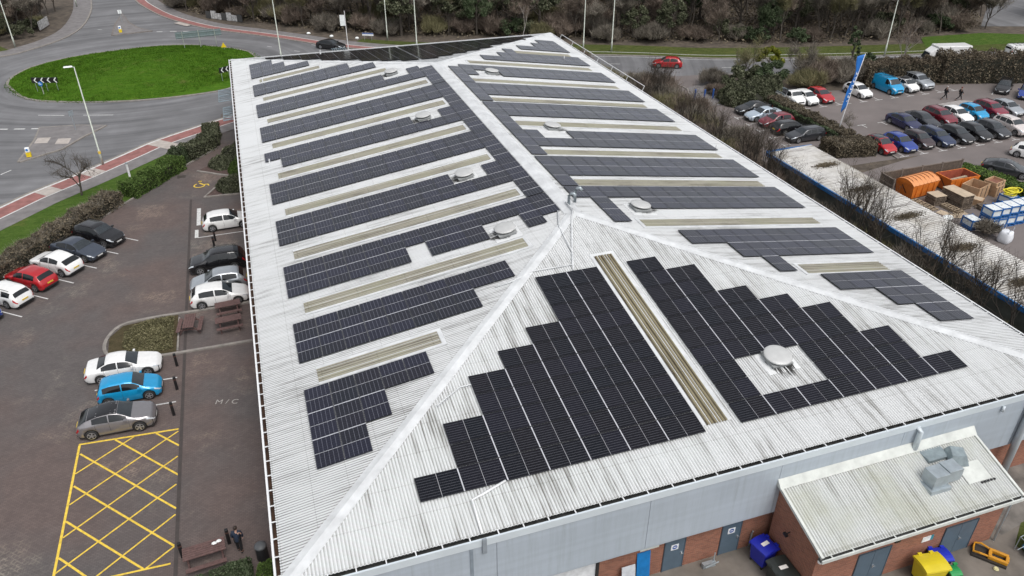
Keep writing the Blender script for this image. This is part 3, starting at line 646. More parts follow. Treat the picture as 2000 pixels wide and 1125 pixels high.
# rooflights
def rooflight(pl,a0,a1,v0,v1,fr=True):
    MS=M_SKYLN if pl.k=='near' else M_SKYL
    corr('rooflight',pl,a0,a1,lambda a:v0,lambda a:v1,MS,.040,.038,.2)
    if fr:
        mb=MB()
        for s0,s1,t0,t1 in ((a0-.22,a0-.02,v0,v1+.25),(a1+.02,a1+.22,v0,v1+.25),(a0-.02,a1+.02,v1+.02,v1+.25)):
            P_=[pl.pt(a,v,h) for h in (.045,.0) for a,v in ((s0,t0),(s1,t0),(s1,t1),(s0,t1))]; mb.add(P_,[(0,1,2,3),(3,7,4,0),(0,4,5,1),(1,5,6,2),(2,6,7,3)])
        o=wpart(mb.build('rooflight_flashing',M_CAP)); o.data.validate()
S_=.86
for i,(y0,y1,c1) in enumerate(((13.62,14.92,5.72),(21.55,22.8,11.4),(29.4,30.65,12.8),(37.4,38.6,12.8),(45.5,46.8,12.8),(53.6,54.9,12.8),(61.6,62.8,12.8),(69.7,70.9,10.6),(77.5,78.6,5.7))):
    rooflight(PL['left'],y0*S_,y1*S_,(2.29+.63*1.5166)*S_,(2.29+c1*1.5166)*S_)
for i,(y0,y1,c1) in enumerate(((13.65,14.94,5.3),(21.7,22.9,11.25),(29.6,30.9,12.7),(36.9,38.1,12.7),(45.0,46.3,12.7),(53.0,54.2,12.7),(60.6,61.8,12.7),(69.0,70.3,11.5),(76.2,77.6,6.0))):
    rooflight(PL['right'],y0*S_,y1*S_,(2.29+.3*1.5166)*S_,(2.29+c1*1.5166)*S_)
rooflight(nl,20.05,21.2,2.5,16.35)
# round roof ventilators
M_PAD=simple('pale_flashing_pad',(.66,.675,.68),.5,0,.08,1.2)
def ventilator(pl,a,v,r=.95):
    m=pl.mat(a,v,0)@Matrix.Diagonal((.77,.77,.80,1))
    e=MB().box(-.72,.72,-.72,.72,-.05,.22).box(-.80,.80,-.80,.80,.22,.30).build('roof_ventilator',simple('dull_vent_base',(.30,.31,.31),.7,0,.2,3)); e.parent=wh; e.matrix_parent_inverse=Matrix.Translation((-WB/2,0,0)); e.matrix_basis=m
    MB().box(-1.22,1.22,-1.15,1.15,.0,.034).build('ventilator_pad',M_PAD,e)
    MB().lathe([(.62,.30),(.62,.50)],(0,0,0),20).build('ventilator_neck',M_DARK,e)
    MB().lathe([(r*.97,.44),(r,.47),(r,.51),(r*.94,.56),(r*.7,.615),(r*.35,.65),(.05,.66)],(0,0,0),28).build('ventilator_lid',simple('vent_lid_white',(.50,.505,.50),.45,.1,.06,2),e,smooth=True)
    d=MB()
    for j in range(60):
        t=rnd.gauss(-1.3,.9); r0=rnd.uniform(.7,.95); l=rnd.uniform(.2,1.0); x=r0*math.cos(t); y=r0*math.sin(t); w=rnd.uniform(.02,.05)
        d.add([(x-w,y,.040),(x+w,y,.040),(x+w*.3,y-l,.040),(x-w*.3,y-l,.040)],[(0,1,2,3)])
    d.build('soot_streaks',simple('soot',(.07,.07,.068),.9),e)
    return e
ventilator(nl,25.9,5.45,.98)
for a,v in ((24.3,18.75),(35.4,18.67),(51.2,18.7),(68.1,18.65)): ventilator(PL['left'],a*S_,v*S_,.92)
for a,v in ((24.85,18.3),(44.3,18.25),(64.5,18.3)): ventilator(PL['right'],a*S_,v*S_,.92)
# louvred canopies on the left and far walls
def louvre(x0,x1,y0,y1,z,nm,axis='y'):
    mb=MB()
    mb.tube([(x0,y0,z),(x1,y0,z+.15)],.04,6); mb.tube([(x0,y1,z),(x1,y1,z+.15)],.04,6); mb.tube([(x0,y0,z),(x0,y1,z)],.04,6); mb.tube([(x0,(y0+y1)/2,z),(x1,(y0+y1)/2,z+.15)],.04,6)
    n=8
    for k in range(n):
        y=y0+(y1-y0)*(k+.5)/n
        mb.box(x0,x1,y-.09,y+.09,z,z+.05)
    return wpart(mb.build(nm,simple('grey_blue_louvre',(.20,.25,.28),.5,.2)))
louvre(-1.9,-.3,68.2,72.6,4.5,'louvred_canopy'); louvre(-1.5,-.3,61.6,66.0,4.5,'louvred_canopy')
mb=MB()
for k in range(7): mb.box(12.5+k*.27,12.57+k*.27,79.2,83.4,5.45,5.52)
for y in (79.4,81.3,83.3): mb.box(12.4,14.3,y,y+.08,5.40,5.45)
wpart(mb.build('louvred_canopy',simple('grey_blue_louvre',(.20,.25,.28),.5,.2)))
# ---- roof walkway handrail on far right eave
mb=MB()
for y in (52,56,60,64,68,72,76): mb.tube([(WB+.3,y,EZ-.1),(WB+.55,y,EZ+.45)],.03,6)
mb.tube([(WB+.55,52,EZ+.45),(WB+.55,76,EZ+.45)],.035,6)
wpart(mb.build('eave_rail',M_WHITE))
# ------------------------------------------------------------ solar arrays (each stands on the roof)
pvm={}; M_RAILD=simple('dull_aluminium_rail',(.13,.13,.14),.5,.2,.1,3); M_RAIL=simple('bright_aluminium_rail',(.55,.56,.60),.4,.2,.1,3)
def pvmesh(mat,key):
    if key in pvm: return pvm[key]
    mb=MB(); hw=.4775 if key=='near' else .468; mb.box(-hw,hw,-.636,.636,0,.035,1); hw-=.012
    mb.add([(-hw,-.625,.0365),(hw,-.625,.0365),(hw,.625,.0365),(-hw,.625,.0365)],[(0,1,2,3)],0)
    me=bpy.data.meshes.new('solar_panel'); me.from_pydata(mb.V,[],mb.F); me.materials.append(mat); me.materials.append(M_PVF); me.polygons.foreach_set('material_index',mb.I); pvm[key]=me; return me
ORD=['nearest','second','third','fourth','fifth','sixth','seventh','eighth','ninth','farthest']
def array(pl,cells,a_of,v_of,label,key='side',mat=None,n=.10):
    """cells: list of (row index, column index); one thing, its panels are parts"""
    me=pvmesh(mat or M_PV,key); a0=sum(a_of(r,c) for r,c in cells)/len(cells); v0=min(v_of(r,c) for r,c in cells)
    e=empty('solar_array',(0,0,0),label,'solar array',group='rows of solar panels on the warehouse roof'); m0=pl.mat(a0,v0,.05); e.matrix_world=m0; inv=m0.inverted()
    for r,c in cells:
        o=bpy.data.objects.new('solar_panel',me); link(o,e); o.matrix_basis=inv@pl.mat(a_of(r,c),v_of(r,c)+.655,n)
    # mounting rails, one part
    mb=MB(); key_=(lambda r,c:c) if key=='near' else (lambda r,c:r); cs=set(cells)
    for r,c in cells:
        a=a_of(r,c); sg=1 if key=='near' else -1
        nb=(r,c+1) if key=='near' else (r+1,c)
        if nb not in cs: continue
        b=a_of(*nb); m_=(a+b)/2; w=abs(b-a)/2-(.4785 if key=='near' else .469); v=v_of(r,c)
        if w<.003: continue
        mb.add([inv@pl.pt(m_+x,v+y,n+.028) for x,y in ((-w,.02),(w,.02),(w,1.29),(-w,1.29))],[(0,1,2,3)])
    if mb.V: mb.build('mounting_rail',M_RAIL if pl.k!='far' else M_RAILD,e)
    return e
CP=1.5166*S_; RP=1.148*S_; LV=2.29*S_
def block(pl,ytop,spec,label,voff=0,extra=()):
    """spec: per row (from the top edge, ytop in plan units) a list of (c0,c1) column ranges"""
    cells=[(r,c) for r,rs in enumerate(spec) for (c0,c1) in rs for c in range(c0,c1)]+list(extra)
    a_of=lambda r,c: ytop*S_-(r+.5)*RP+(.008 if int(r)%2 else -.008)
    v_of=lambda r,c: LV+voff+c*CP
    return array(pl,cells,a_of,v_of,label)
l=PL['left']; F14=[(0,14)]
block(l,13.2,[[(0,5)]]*2+[[(0,3)]]*2+[[(0,2)]]*2,'nearest stepped solar array on the left roof slope, six rows by the hip')
block(l,20.5,[[(0,10)]]*2+[[(0,8)]]*2,'second solar array from the near end of the left roof slope')
G=lambda k:[(4+j,13) for j in range(k)]
block(l,28.5,[F14]*2+[[(0,6),(7,10),(12,14)],[(0,6),(7,10),(12,13)]],'third solar array on the left roof slope, with a one panel notch')
up=lambda k:[(-1-j,13) for j in range(k)]
block(l,36.6,[[(0,10),(12,14)]]*2+[F14]*2,'fourth solar array of the left roof slope, notched round a ventilator',extra=G(3))
block(l,44.6,[F14]*4,'fifth solar array of the left roof slope, with no ventilator in it',extra=G(3))
block(l,52.5,[[(0,10),(12,14)]]*2+[[(1,14)]]*2,'sixth solar array on the left roof slope, missing two panels at its eave corner',extra=G(3))
block(l,60.4,[F14]*4,'seventh solar array from the near end of the left roof slope',extra=G(3))
block(l,68.5,[[(0,10),(12,13)],[(0,10),(12,14)],F14,F14],'eighth solar array on the left roof slope, stepped beside the farthest ventilator',extra=G(3))
block(l,76.6,[[(0,8)]]*2+[[(0,10)]]*2,'ninth solar array on the left roof slope, beside the far hip')
block(l,86.5,[[(0,2)]]*2+[[(0,3)]]*2+[[(0,5)]]*2,'farthest small stepped solar array on the left roof slope')
r=PL['right']; vo=-.2*CP
block(r,13.36,[[(0,5)]]*2+[[(0,3)]]*2+[[(0,2)]]*2,'nearest stepped solar array on the right roof slope',vo)
block(r,20.8,[[(0,10)]]*2+[[(0,8)]]*2+[[(6,7)]]*2,'second solar array of the right roof slope, with a narrow tail below it',vo)
block(r,29.3,[F14]*2+[[(0,10),(12,13)]]*2+[[(12,13)]]*2,'third solar array of the right roof slope, with a tail beside a ventilator',vo,extra=[])
block(r,36.25,[F14]*4,'fourth solar array from the near end of the right roof slope',vo,extra=[(4+j,13) for j in range(2)])
block(r,43.5,[[(0,10),(12,14)]]*2+[F14]*2,'fifth solar array of the right roof slope, notched round the middle ventilator',vo,extra=[(4+j,13) for j in range(2)])
block(r,52.4,[F14]*4,'sixth solar array of the right roof slope',vo,extra=[(4+j,13) for j in range(4)])
block(r,59.7,[F14]*4,'seventh solar array of the right roof slope',vo,extra=[(4+j,13) for j in range(2)])
block(r,67.85,[[(0,13)],F14,[(0,10),(12,14)],[(0,10),(12,14)]],'eighth solar array of the right roof slope, round the farthest ventilator',vo,extra=[(4+j,13) for j in range(3)])
block(r,78.1,[[(6,7)]]*2+[[(0,8)]]*2+[[(0,10)]]*2,'ninth solar array of the right roof slope, stepped towards the far hip',vo)
block(r,85.4,[[(0,2)]]*2+[[(0,3)]]*2+[[(0,5)]]*2,'farthest small solar array of the right roof slope',vo)
# near slope
PU,PVL,V0=.9933,1.3213,2.09
def nearblock(pl,x0,tops,label,hole=None,mat=M_PVN,key='near'):
    cells=[]
    for c,t in enumerate(tops):
        for r_ in range(t):
            if hole and hole[0]<=c<hole[1] and hole[2]<=r_<hole[3]: continue
            cells.append((r_,c))
    return array(pl,cells,lambda r_,c: x0+(c+.5)*PU+(.010 if c%2==0 else -.010),lambda r_,c:V0+r_*PVL,label,key,mat)
d2=lambda s:[t for t in s for _ in (0,1)]
nearblock(nl,(23.014-14*1.155)*S_,d2([1,3,5,6,7])+[10]*4,'large stepped solar array on the near roof slope, left of the rooflight')
nearblock(nl,25.239*S_,d2([10,9,7,6,5,3,1]),'stepped solar array on the near roof slope with a square hole round a ventilator',(2,6,1,3))
nearblock(PL['far'],4.5*S_,d2([1,3,4,6,7,9,10,11]),'stepped solar array on the far roof slope, left half',None,M_PVN)
nearblock(PL['far'],4.5*S_+16.2*PU,d2([11,10,9,8,7,5,4,3,1]),'stepped solar array on the far roof slope, right half',None,M_PVN)
# ------------------------------------------------------------ brick annex with lean-to roof
ax=empty('brick_annex',(28.3,-2,0),'low red brick annex with a mossy corrugated lean-to roof and two double doors','building')
def apart(o): o.parent=ax; o.matrix_parent_inverse=Matrix.Translation((-28.3,2,0)); return o
AX0,AX1,AY0,AY1=22.75,33.95,-3.5,-.31
apart(MB().box(AX0,AX1,AY0,AY0+.1,0,3.45).build('front_wall',M_BRICK))
mb=MB()
for x0,x1 in ((AX0,AX0+.1),(AX1-.1,AX1)):
    mb=MB(); mb.add([(x0,AY0+.1,0),(x1,AY0+.1,0),(x1,AY1,0),(x0,AY1,0),(x0,AY0+.1,3.45),(x1,AY0+.1,3.45),(x1,AY1,4.5),(x0,AY1,4.5)],[(0,3,2,1),(4,5,6,7),(0,1,5,4),(1,2,6,5),(2,3,7,6),(3,0,4,7)]); apart(mb.build('side_wall',M_BRICKY))
apart(MB().box(AX0-.012,AX0-.002,AY0,AY1,.98,1.03).build('damp_course_line',simple('dark_brick_line',(.10,.04,.03),.9)))
class AP: pass
ap=Plane('near'); ap.len=math.hypot(3.5,1.08); ap.c=3.5/ap.len; ap.q=1.08/ap.len; ap.O=Vector((0,-3.85,3.50)); ap.B=Vector((0,ap.c,ap.q)); ap.N=Vector((0,-ap.q,ap.c))
k=int((34.2-22.55)/.15*6); V=[];F=[];UV=[]
for i in range(k+1):
    a=22.6+(34.15-22.6)*i/k; h=.022*(1 if math.cos(2*math.pi*a/.15)>0 else -1)*min(1,abs(math.cos(2*math.pi*a/.15))*2)
    for v in (-.05,ap.len-.02): V.append(ap.pt(a,v,h)); UV.append((a,v))
for i in range(k): F.append((2*i,2*i+2,2*i+3,2*i+1))
apart(mesh('lean_to_roof',V,F,M_ANNEX,uv=UV))
V=[ap.pt(a,v,n) for n in (-.03,-.09) for a,v in ((22.6,-.02),(34.15,-.02),(34.15,ap.len),(22.6,ap.len))]
apart(mesh('roof_deck',V,[(0,1,2,3),(7,6,5,4),(0,4,5,1),(1,5,6,2),(2,6,7,3),(3,7,4,0)],M_WHITE))
M_AFL=simple('greyed_flashing',(.55,.57,.54),.6,0,.15,1.5)
for a in (22.52,34.15):
    V=[ap.pt(a+da,v,n) for n in (-.1,.06) for da,v in ((0,-.08),(.13,-.08),(.13,ap.len),(0,ap.len))]
    apart(mesh('verge_trim',V,[(3,2,1,0),(4,5,6,7),(0,1,5,4),(1,2,6,5),(2,3,7,6),(3,0,4,7)],M_AFL))
V=[ap.pt(22.5,ap.len-.28,.05),ap.pt(34.3,ap.len-.28,.05),(34.3,-.305,4.90),(22.5,-.305,4.90),ap.pt(22.5,ap.len-.28,.02),ap.pt(34.3,ap.len-.28,.02),(34.3,-.303,4.5),(22.5,-.303,4.5)]
apart(mesh('wall_flashing',V,[(0,1,2,3),(7,6,5,4),(0,4,5,1),(1,5,6,2),(3,7,4,0)],M_AFL))
mb=MB(); mb.box(22.45,34.35,-4.10,-4.03,3.33,3.50,0); mb.box(22.45,34.35,-4.03,-3.84,3.33,3.37,1); mb.box(22.45,34.35,-3.84,-3.80,3.33,3.44,1)
a=23.0
while a<34.2: mb.box(a,a+.06,-4.03,-3.82,3.47,3.50,0); a+=1.16
apart(mb.build('gutter',[M_AFL,M_GUT]))
apart(MB().tube([(34.12,-3.62,0),(34.12,-3.62,3.1),(34.15,-3.95,3.36)],.055,10).build('downpipe',M_FASC,smooth=True))
door(30.45,32.4,AY0,0,2.1,True,False,apart); door(25.3,27.1,AY0,0,2.15,True,False,apart)
apart(MB().box(29.05,29.55,AY0-.03,AY0-.002,1.62,1.95).box(29.55,29.72,AY0-.03,AY0-.002,1.62,1.95,1).build('wall_notice',[simple('sign_white',(.78,.8,.82),.5),simple('teal',(.03,.25,.32),.5)]))
apart(MB().tube([(26.9,AY0-.02,2.9),(26.9,AY0-.3,2.95)],.03,6).box(26.75,27.05,AY0-.42,AY0-.25,2.88,2.98).build('wall_lamp',M_BLACK))
apart(MB().tube([(AX0-.01,-1.6,2.6),(AX0-.22,-1.6,2.55)],.03,6).box(AX0-.32,AX0-.18,-1.72,-1.48,2.46,2.58).build('wall_lamp',M_BLACK))
apart(MB().lathe([(.02,-.12),(.10,-.08),(.11,.02),(.04,.09)],(22.72,-3.72,3.0),10).lathe([(.02,-.12),(.10,-.08),(.11,.02),(.04,.09)],(22.98,-3.72,3.0),10).build('floodlight',simple('lamp_white',(.8,.8,.78),.4)))
# roof plant on the annex: ducts
du=empty('ventilation_duct',(31,-2.1,3.95),'galvanised square ventilation duct with cowls on the annex roof','duct')
def dp(o): o.parent=du; o.matrix_parent_inverse=Matrix.Translation((-31,2.1,-3.95)); return o
dp(MB().box(29.55,30.75,-2.75,-1.75,3.80,4.08).build('plinth',M_GALV))
dp(MB().box(29.70,30.55,-2.62,-1.85,4.08,4.85).build('duct_section',M_GALV,bevel=.02))
dp(MB().box(30.58,31.40,-2.55,-1.80,4.15,4.88).build('duct_section',M_GALV,bevel=.02))
dp(MB().box(31.42,31.75,-2.35,-1.85,4.05,4.55).build('duct_end',M_GALV))
mb=MB(); mb.add([(31.5,-1.75,4.35),(32.6,-2.0,4.05),(33.0,-1.2,4.25),(31.9,-.9,4.55),(31.7,-1.6,4.75),(32.5,-1.75,4.6),(32.7,-1.25,4.7),(32.0,-1.05,4.85)],[(0,1,5,4),(1,2,6,5),(2,3,7,6),(3,0,4,7),(4,5,6,7)])
dp(mb.build('duct_cowl',simple('dull_galvanised',(.26,.31,.33),.5,.4,.2,3)))
dp(MB().box(30.6,31.9,-1.35,-.55,4.35,4.50).build('cover_plate',simple('dull_galvanised',(.26,.31,.33),.5,.4,.2,3)))
mb=MB()
for i in range(5): p=ap.pt(32.6+i*.19,1.05,.04); mb.lathe([(.06,0),(.06,.05),(.03,.08)],tuple(p),8)
apart(mb.build('roof_vent_holes',M_BLACK))
p=[ap.pt(31.9,1.15,.035),ap.pt(33.3,1.15,.035),ap.pt(33.3,2.2,.035),ap.pt(31.9,2.2,.035)]
apart(mesh('flat_cover_sheet',p,[(0,1,2,3)],M_AFL))
# ------------------------------------------------------------ cars
TY={}
def prof(pts,L_):
    xs=[p[0]*L_ for p in pts]; zs=[p[1] for p in pts]
    def f(s):
        r=.05; return sum(float(np.interp(s+d,xs,zs)) for d in (-2*r,-r,0,r,2*r))/5
    return f
# kind: L,W, top profile (fraction of length from the nose, height), belt, glass spans
TY['hatch']=dict(L=4.25,W=1.80,wb=2.60,fo=.85,top=[(0,.50),(.012,.66),(.05,.76),(.23,.96),(.27,1.0),(.43,1.42),(.53,1.49),(.74,1.47),(.87,1.36),(.955,1.0),(.985,.92),(1,.50)],belt=[(0,.50),(.04,.70),(.25,.92),(.85,.99),(.95,.93),(1,.50)],ws=(.275,.425),rw=(.88,.95),sg=[(.33,.56),(.58,.83)],rr=.72)
TY['small']=dict(L=3.75,W=1.68,wb=2.36,fo=.76,top=[(0,.50),(.012,.68),(.05,.80),(.21,.99),(.25,1.04),(.42,1.46),(.53,1.52),(.78,1.49),(.92,1.36),(.97,1.02),(.988,.95),(1,.5)],belt=[(0,.50),(.04,.72),(.23,.95),(.85,1.03),(.96,.95),(1,.50)],ws=(.255,.415),rw=(.925,.968),sg=[(.31,.58),(.60,.88)],rr=.74)
TY['saloon']=dict(L=4.65,W=1.82,wb=2.81,fo=.85,top=[(0,.48),(.012,.62),(.05,.74),(.25,.94),(.29,.98),(.44,1.36),(.54,1.43),(.66,1.41),(.82,1.08),(.86,1.06),(.965,1.00),(.985,.90),(1,.50)],belt=[(0,.48),(.04,.68),(.27,.90),(.80,.97),(.95,.90),(1,.5)],ws=(.295,.435),rw=(.70,.81),sg=[(.345,.54),(.555,.755)],rr=.70)
TY['estate']=dict(L=4.65,W=1.80,wb=2.75,fo=.86,top=[(0,.50),(.012,.66),(.05,.76),(.24,.95),(.28,.99),(.42,1.40),(.52,1.47),(.82,1.46),(.92,1.36),(.97,1.02),(.987,.94),(1,.5)],belt=[(0,.5),(.04,.70),(.26,.92),(.88,1.0),(.96,.93),(1,.5)],ws=(.285,.415),rw=(.925,.968),sg=[(.335,.52),(.535,.70),(.715,.885)],rr=.73,rails=True)
TY['suv']=dict(L=4.45,W=1.85,wb=2.65,fo=.86,top=[(0,.60),(.012,.80),(.05,.93),(.23,1.10),(.27,1.14),(.41,1.57),(.51,1.65),(.80,1.62),(.91,1.48),(.965,1.12),(.985,1.04),(1,.6)],belt=[(0,.6),(.04,.86),(.25,1.06),(.87,1.15),(.96,1.05),(1,.6)],ws=(.275,.405),rw=(.915,.962),sg=[(.325,.54),(.555,.74),(.755,.87)],rr=.75,rails=True,R=.36,low=.27)
TY['crossover']=dict(L=4.35,W=1.82,wb=2.64,fo=.90,top=[(0,.55),(.012,.76),(.05,.90),(.24,1.05),(.28,1.09),(.45,1.50),(.54,1.56),(.70,1.50),(.86,1.30),(.95,1.05),(.985,.96),(1,.55)],belt=[(0,.55),(.04,.80),(.25,1.00),(.75,1.08),(.95,1.0),(1,.55)],ws=(.285,.445),rw=(.84,.945),sg=[(.34,.555),(.57,.77)],rr=.72,R=.35,low=.24)
TY['fastback']=dict(L=4.75,W=1.87,wb=2.90,fo=.85,top=[(0,.48),(.012,.62),(.05,.72),(.24,.92),(.28,.97),(.44,1.36),(.54,1.44),(.66,1.41),(.82,1.19),(.94,1.02),(.985,.90),(1,.5)],belt=[(0,.48),(.04,.68),(.26,.90),(.85,.98),(.95,.92),(1,.5)],ws=(.285,.43),rw=(.70,.90),sg=[(.335,.55),(.565,.79)],rr=.70,R=.34)
TY['van']=dict(L=4.9,W=1.90,wb=3.0,fo=.88,top=[(0,.60),(.012,.86),(.04,.98),(.14,1.15),(.18,1.22),(.31,1.82),(.37,1.90),(.93,1.90),(.975,1.82),(.992,1.2),(1,.6)],belt=[(0,.6),(.03,.9),(.17,1.12),(.9,1.2),(.97,1.15),(1,.6)],ws=(.185,.305),rw=(.975,.985),sg=[(.235,.395)],rr=.80,R=.34,rack=True)
TY['pickup']=dict(L=5.1,W=1.82,wb=3.1,fo=.85,top=[(0,.6),(.012,.84),(.04,.96),(.17,1.12),(.20,1.18),(.27,1.70),(.31,1.76),(.42,1.74),(.445,1.1),(.47,.92),(.97,.92),(1,.6)],belt=[(0,.6),(.03,.86),(.19,1.08),(.42,1.1),(.46,.90),(.97,.90),(1,.6)],ws=(.205,.268),rw=(.432,.438),sg=[(.235,.40)],rr=.80,R=.36)
def carsurf(T):
    L_,W=T['L'],T['W']; top=prof(T['top'],L_); belt=prof(T['belt'],L_); R=T.get('R',.33); low=T.get('low',.20)
    xw=(T['fo'],T['fo']+T['wb'])
    def halfw(s):
        f=s/L_; return W/2*float(np.interp(f,[0,.015,.06,.16,.5,.86,.96,.99,1],[.60,.78,.915,.985,1,.985,.93,.82,.70]))
    def bot(s):
        z=float(np.interp(s/L_,[0,.03,.1,.9,.97,1],[low+.12,low+.02,low,low,low+.05,low+.16])); 
        for x in xw:
            d=abs(s-x); ra=R+.055
            if d<ra: z=max(z,R+math.sqrt(ra*ra-d*d)-.01)
        return z
    def sect(s):
        w=halfw(s); zt=top(s); zb=min(belt(s),zt-.015); z0=min(bot(s),zb-.1); h=zt-zb
        c=max(0,min(1,(h-.03)/.30)); wr=w*(.90*(1-c)+T['rr']*c); sh=w*.955
        P=[(w*.93,z0),(w*.985,z0+(zb-z0)*.22),(w,z0+(zb-z0)*.55),(w*.99,z0+(zb-z0)*.85),(sh,zb)]
        for t in (.33,.66): P.append((sh+(wr-sh)*(t-.10*c*(1-t)*0)+.018*c*math.sin(math.pi*t),zb+(h-.06*c-.01)*t))
        P+=[(wr,zb+h-.05*c-.008),(wr*.90,zt-.012*c-.004),(wr*.5,zt+.005),(0,zt+.012)]
        return P
    return sect
def surfpt(sect,s,j):
    P=sect(s); k=int(min(j,len(P)-1.0001)); t=j-k; a,b=P[k],P[k+1]; return a[0]+(b[0]-a[0])*t,a[1]+(b[1]-a[1])*t
def patch(T,sect,s0,s1,j0,j1,side,ns=6,nj=4,off=.012,shape=None):
    """a pane that follows the body surface; side=+1,-1 or 0 for both"""
    L_=T['L']; V=[];F=[]
    if side==0:
        js=[(j0+(10-j0)*k/nj,1) for k in range(nj+1)]+[(10-(10-j0)*k/nj,-1) for k in range(1,nj+1)]
    else: js=[(j0+(j1-j0)*k/nj,side) for k in range(nj+1)]
    m=len(js)
    for i in range(ns+1):
        s=s0+(s1-s0)*i/ns
        for j,sd in js:
            y,z=surfpt(sect,s,j); e=.02
            yy,zz=surfpt(sect,s,min(j+.2,9.98)); y2,z2=surfpt(sect,s+e,j); y0,z0=surfpt(sect,s,max(j-.2,0))
            ta=Vector((0,yy-y0,zz-z0)); tb=Vector((-e,y2-y,z2-z)); nrm=ta.cross(tb)
            if nrm.length<1e-9: nrm=Vector((0,0,1))
            nrm.normalize()
            if nrm.z<0 and j>4: nrm=-nrm
            if j<=7.2 and nrm.y<0: nrm=-nrm
            V.append((L_/2-s+nrm.x*off,(y+nrm.y*off)*sd,z+nrm.z*off))
    for i in range(ns):
        for k in range(m-1): F.append((i*m+k,i*m+k+1,(i+1)*m+k+1,(i+1)*m+k))
    return V,F
cmesh={}
def carparts(kind):
    if kind in cmesh: return cmesh[kind]
    T=TY[kind]; sect=carsurf(T); L_,W=T['L'],T['W']; R=T.get('R',.33); out=[]
    st=sorted(set([round(x,3) for x in list(np.linspace(0,L_,46))+[.01,.03,.07,L_-.01,L_-.03,L_-.07]+[xw+d for xw in (T['fo'],T['fo']+T['wb']) for d in (-R-.06,-R-.045,-R*.9,-R*.6,0,R*.6,R*.9,R+.045,R+.06)]]))
    V=[];F=[]; 
    for s in st:
        P=sect(s); ring=[(y,z) for y,z in P]+[(-y,z) for y,z in P[:-1][::-1]]
        for y,z in ring: V.append((L_/2-s,y,z))
    m=21
    for i in range(len(st)-1):
        for k in range(m-1): F.append((i*m+k,(i+1)*m+k,(i+1)*m+k+1,i*m+k+1))
    F.append(tuple(range(m))[::-1]); F.append(tuple((len(st)-1)*m+k for k in range(m)))
    def me(name,V,F,mat,sm=True):
        x=bpy.data.meshes.new(name); x.from_pydata([tuple(v) for v in V],[],F); x.materials.append(mat); bm=bmesh.new(); bm.from_mesh(x); bmesh.ops.recalc_face_normals(bm,faces=bm.faces); bm.to_mesh(x); bm.free()
        if sm: x.polygons.foreach_set('use_smooth',np.ones(len(x.polygons),dtype=bool))
        out.append((name,x)); return x
    b=me('body',V,F,M_WHITE); b.set_sharp_from_angle(angle=R_(32))
    mb=MB(); mb.box(-L_/2+.12,L_/2-.12,-W*.42,W*.42,.16,.62); me('underbody',mb.V,mb.F,M_PLAS,False)
    a,c=T['ws']; V_,F_=patch(T,sect,a*L_,c*L_,7.35,10,0); me('windscreen',V_,F_,M_WSCR)
    a,c=T['rw']; V_,F_=patch(T,sect,a*L_,c*L_,7.45,10,0); me('rear_window',V_,F_,M_GLASS)
    for sd in (1,-1):
        for a,c in T['sg']:
            V_,F_=patch(T,sect,a*L_,c*L_,4.22,6.86,sd,6,3,.010); me('side_window',V_,F_,M_GLASS)
        V_,F_=patch(T,sect,.004*L_,.10*L_,3.1,4.7,sd,6,3,.012); me('headlight',V_,F_,M_HL)
        V_,F_=patch(T,sect,(.945 if kind!='pickup' else .985)*L_,.998*L_,2.75,4.2,sd,4,3,.012); me('tail_light',V_,F_,M_TL)
        xm=L_/2-(T['sg'][0][0]+.015)*L_; zm=prof(T['belt'],L_)(T['sg'][0][0]*L_)+.07
        mb=MB(); mb.box(xm-.06,xm+.07,sd*(W/2-.03),sd*(W/2+.17),zm-.06,zm+.07) if sd>0 else mb.box(xm-.06,xm+.07,-(W/2+.17),-(W/2-.03),zm-.06,zm+.07); me('door_mirror',mb.V,mb.F,M_PLAS,False)
        # door seams and sill trim
        mb=MB()
        for f in (T['sg'][0][0]-.02,sum((T['sg'][0][1],T['sg'][min(1,len(T['sg'])-1)][0]))/2,T['sg'][min(1,len(T['sg'])-1)][1]-.03):
            for j0 in (1.2,2.0,2.8,3.4):
                y0,z0=surfpt(sect,f*L_,j0); y1,z1=surfpt(sect,f*L_,j0+.75)
                x=L_/2-f*L_; mb.add([(x-.008,sd*(y0+.004),z0),(x+.008,sd*(y0+.004),z0),(x+.008,sd*(y1+.004),z1),(x-.008,sd*(y1+.004),z1)],[(0,1,2,3)])
        me('door_seam',mb.V,mb.F,M_PLAS,False)
        for xw in (T['fo'],T['fo']+T['wb']):
            mb=MB(); n=24; yo=sd*(W/2-.005); yi=sd*(W/2-.22)
            mb.tube([(0,yi,0),(0,yi+(yo-yi)*.1,0),(0,yi+(yo-yi)*.9,0),(0,yo,0)],[R*.94,R,R,R*.93],n); V_=[(x+L_/2-xw,y,z+R) for x,y,z in mb.V]; me('wheel',V_,mb.F,M_TYRE)
            mb=MB(); 
            mb.tube([(0,yo+sd*.002,0),(0,yo+sd*.012,0)],[R*.20,R*.16],10)
            for k in range(5):
                t=2*math.pi*k/5; ct,s_=math.cos(t),math.sin(t); q=[]
                for rr,ww in ((R*.12,.045),(R*.62,.036)):
                    for sg in (-1,1): q.append((ct*rr-s_*ww*sg,yo+sd*.012,s_*rr+ct*ww*sg))
                mb.add(q,[(0,1,3,2)])
            ring=[]
            for k in range(n):
                t=2*math.pi*k/n; ring+=[(math.cos(t)*R*.60,yo+sd*.010,math.sin(t)*R*.60),(math.cos(t)*R*.70,yo+sd*.006,math.sin(t)*R*.70)]
            mb.add(ring,[(2*k,2*k+1,(2*k+3)%(2*n),(2*k+2)%(2*n)) for k in range(n)])
            V_=[(x+L_/2-xw,y,z+R) for x,y,z in mb.V]; me('rim',V_,mb.F,M_RIM,False)
    zf=prof(T['belt'],L_)(.03*L_)
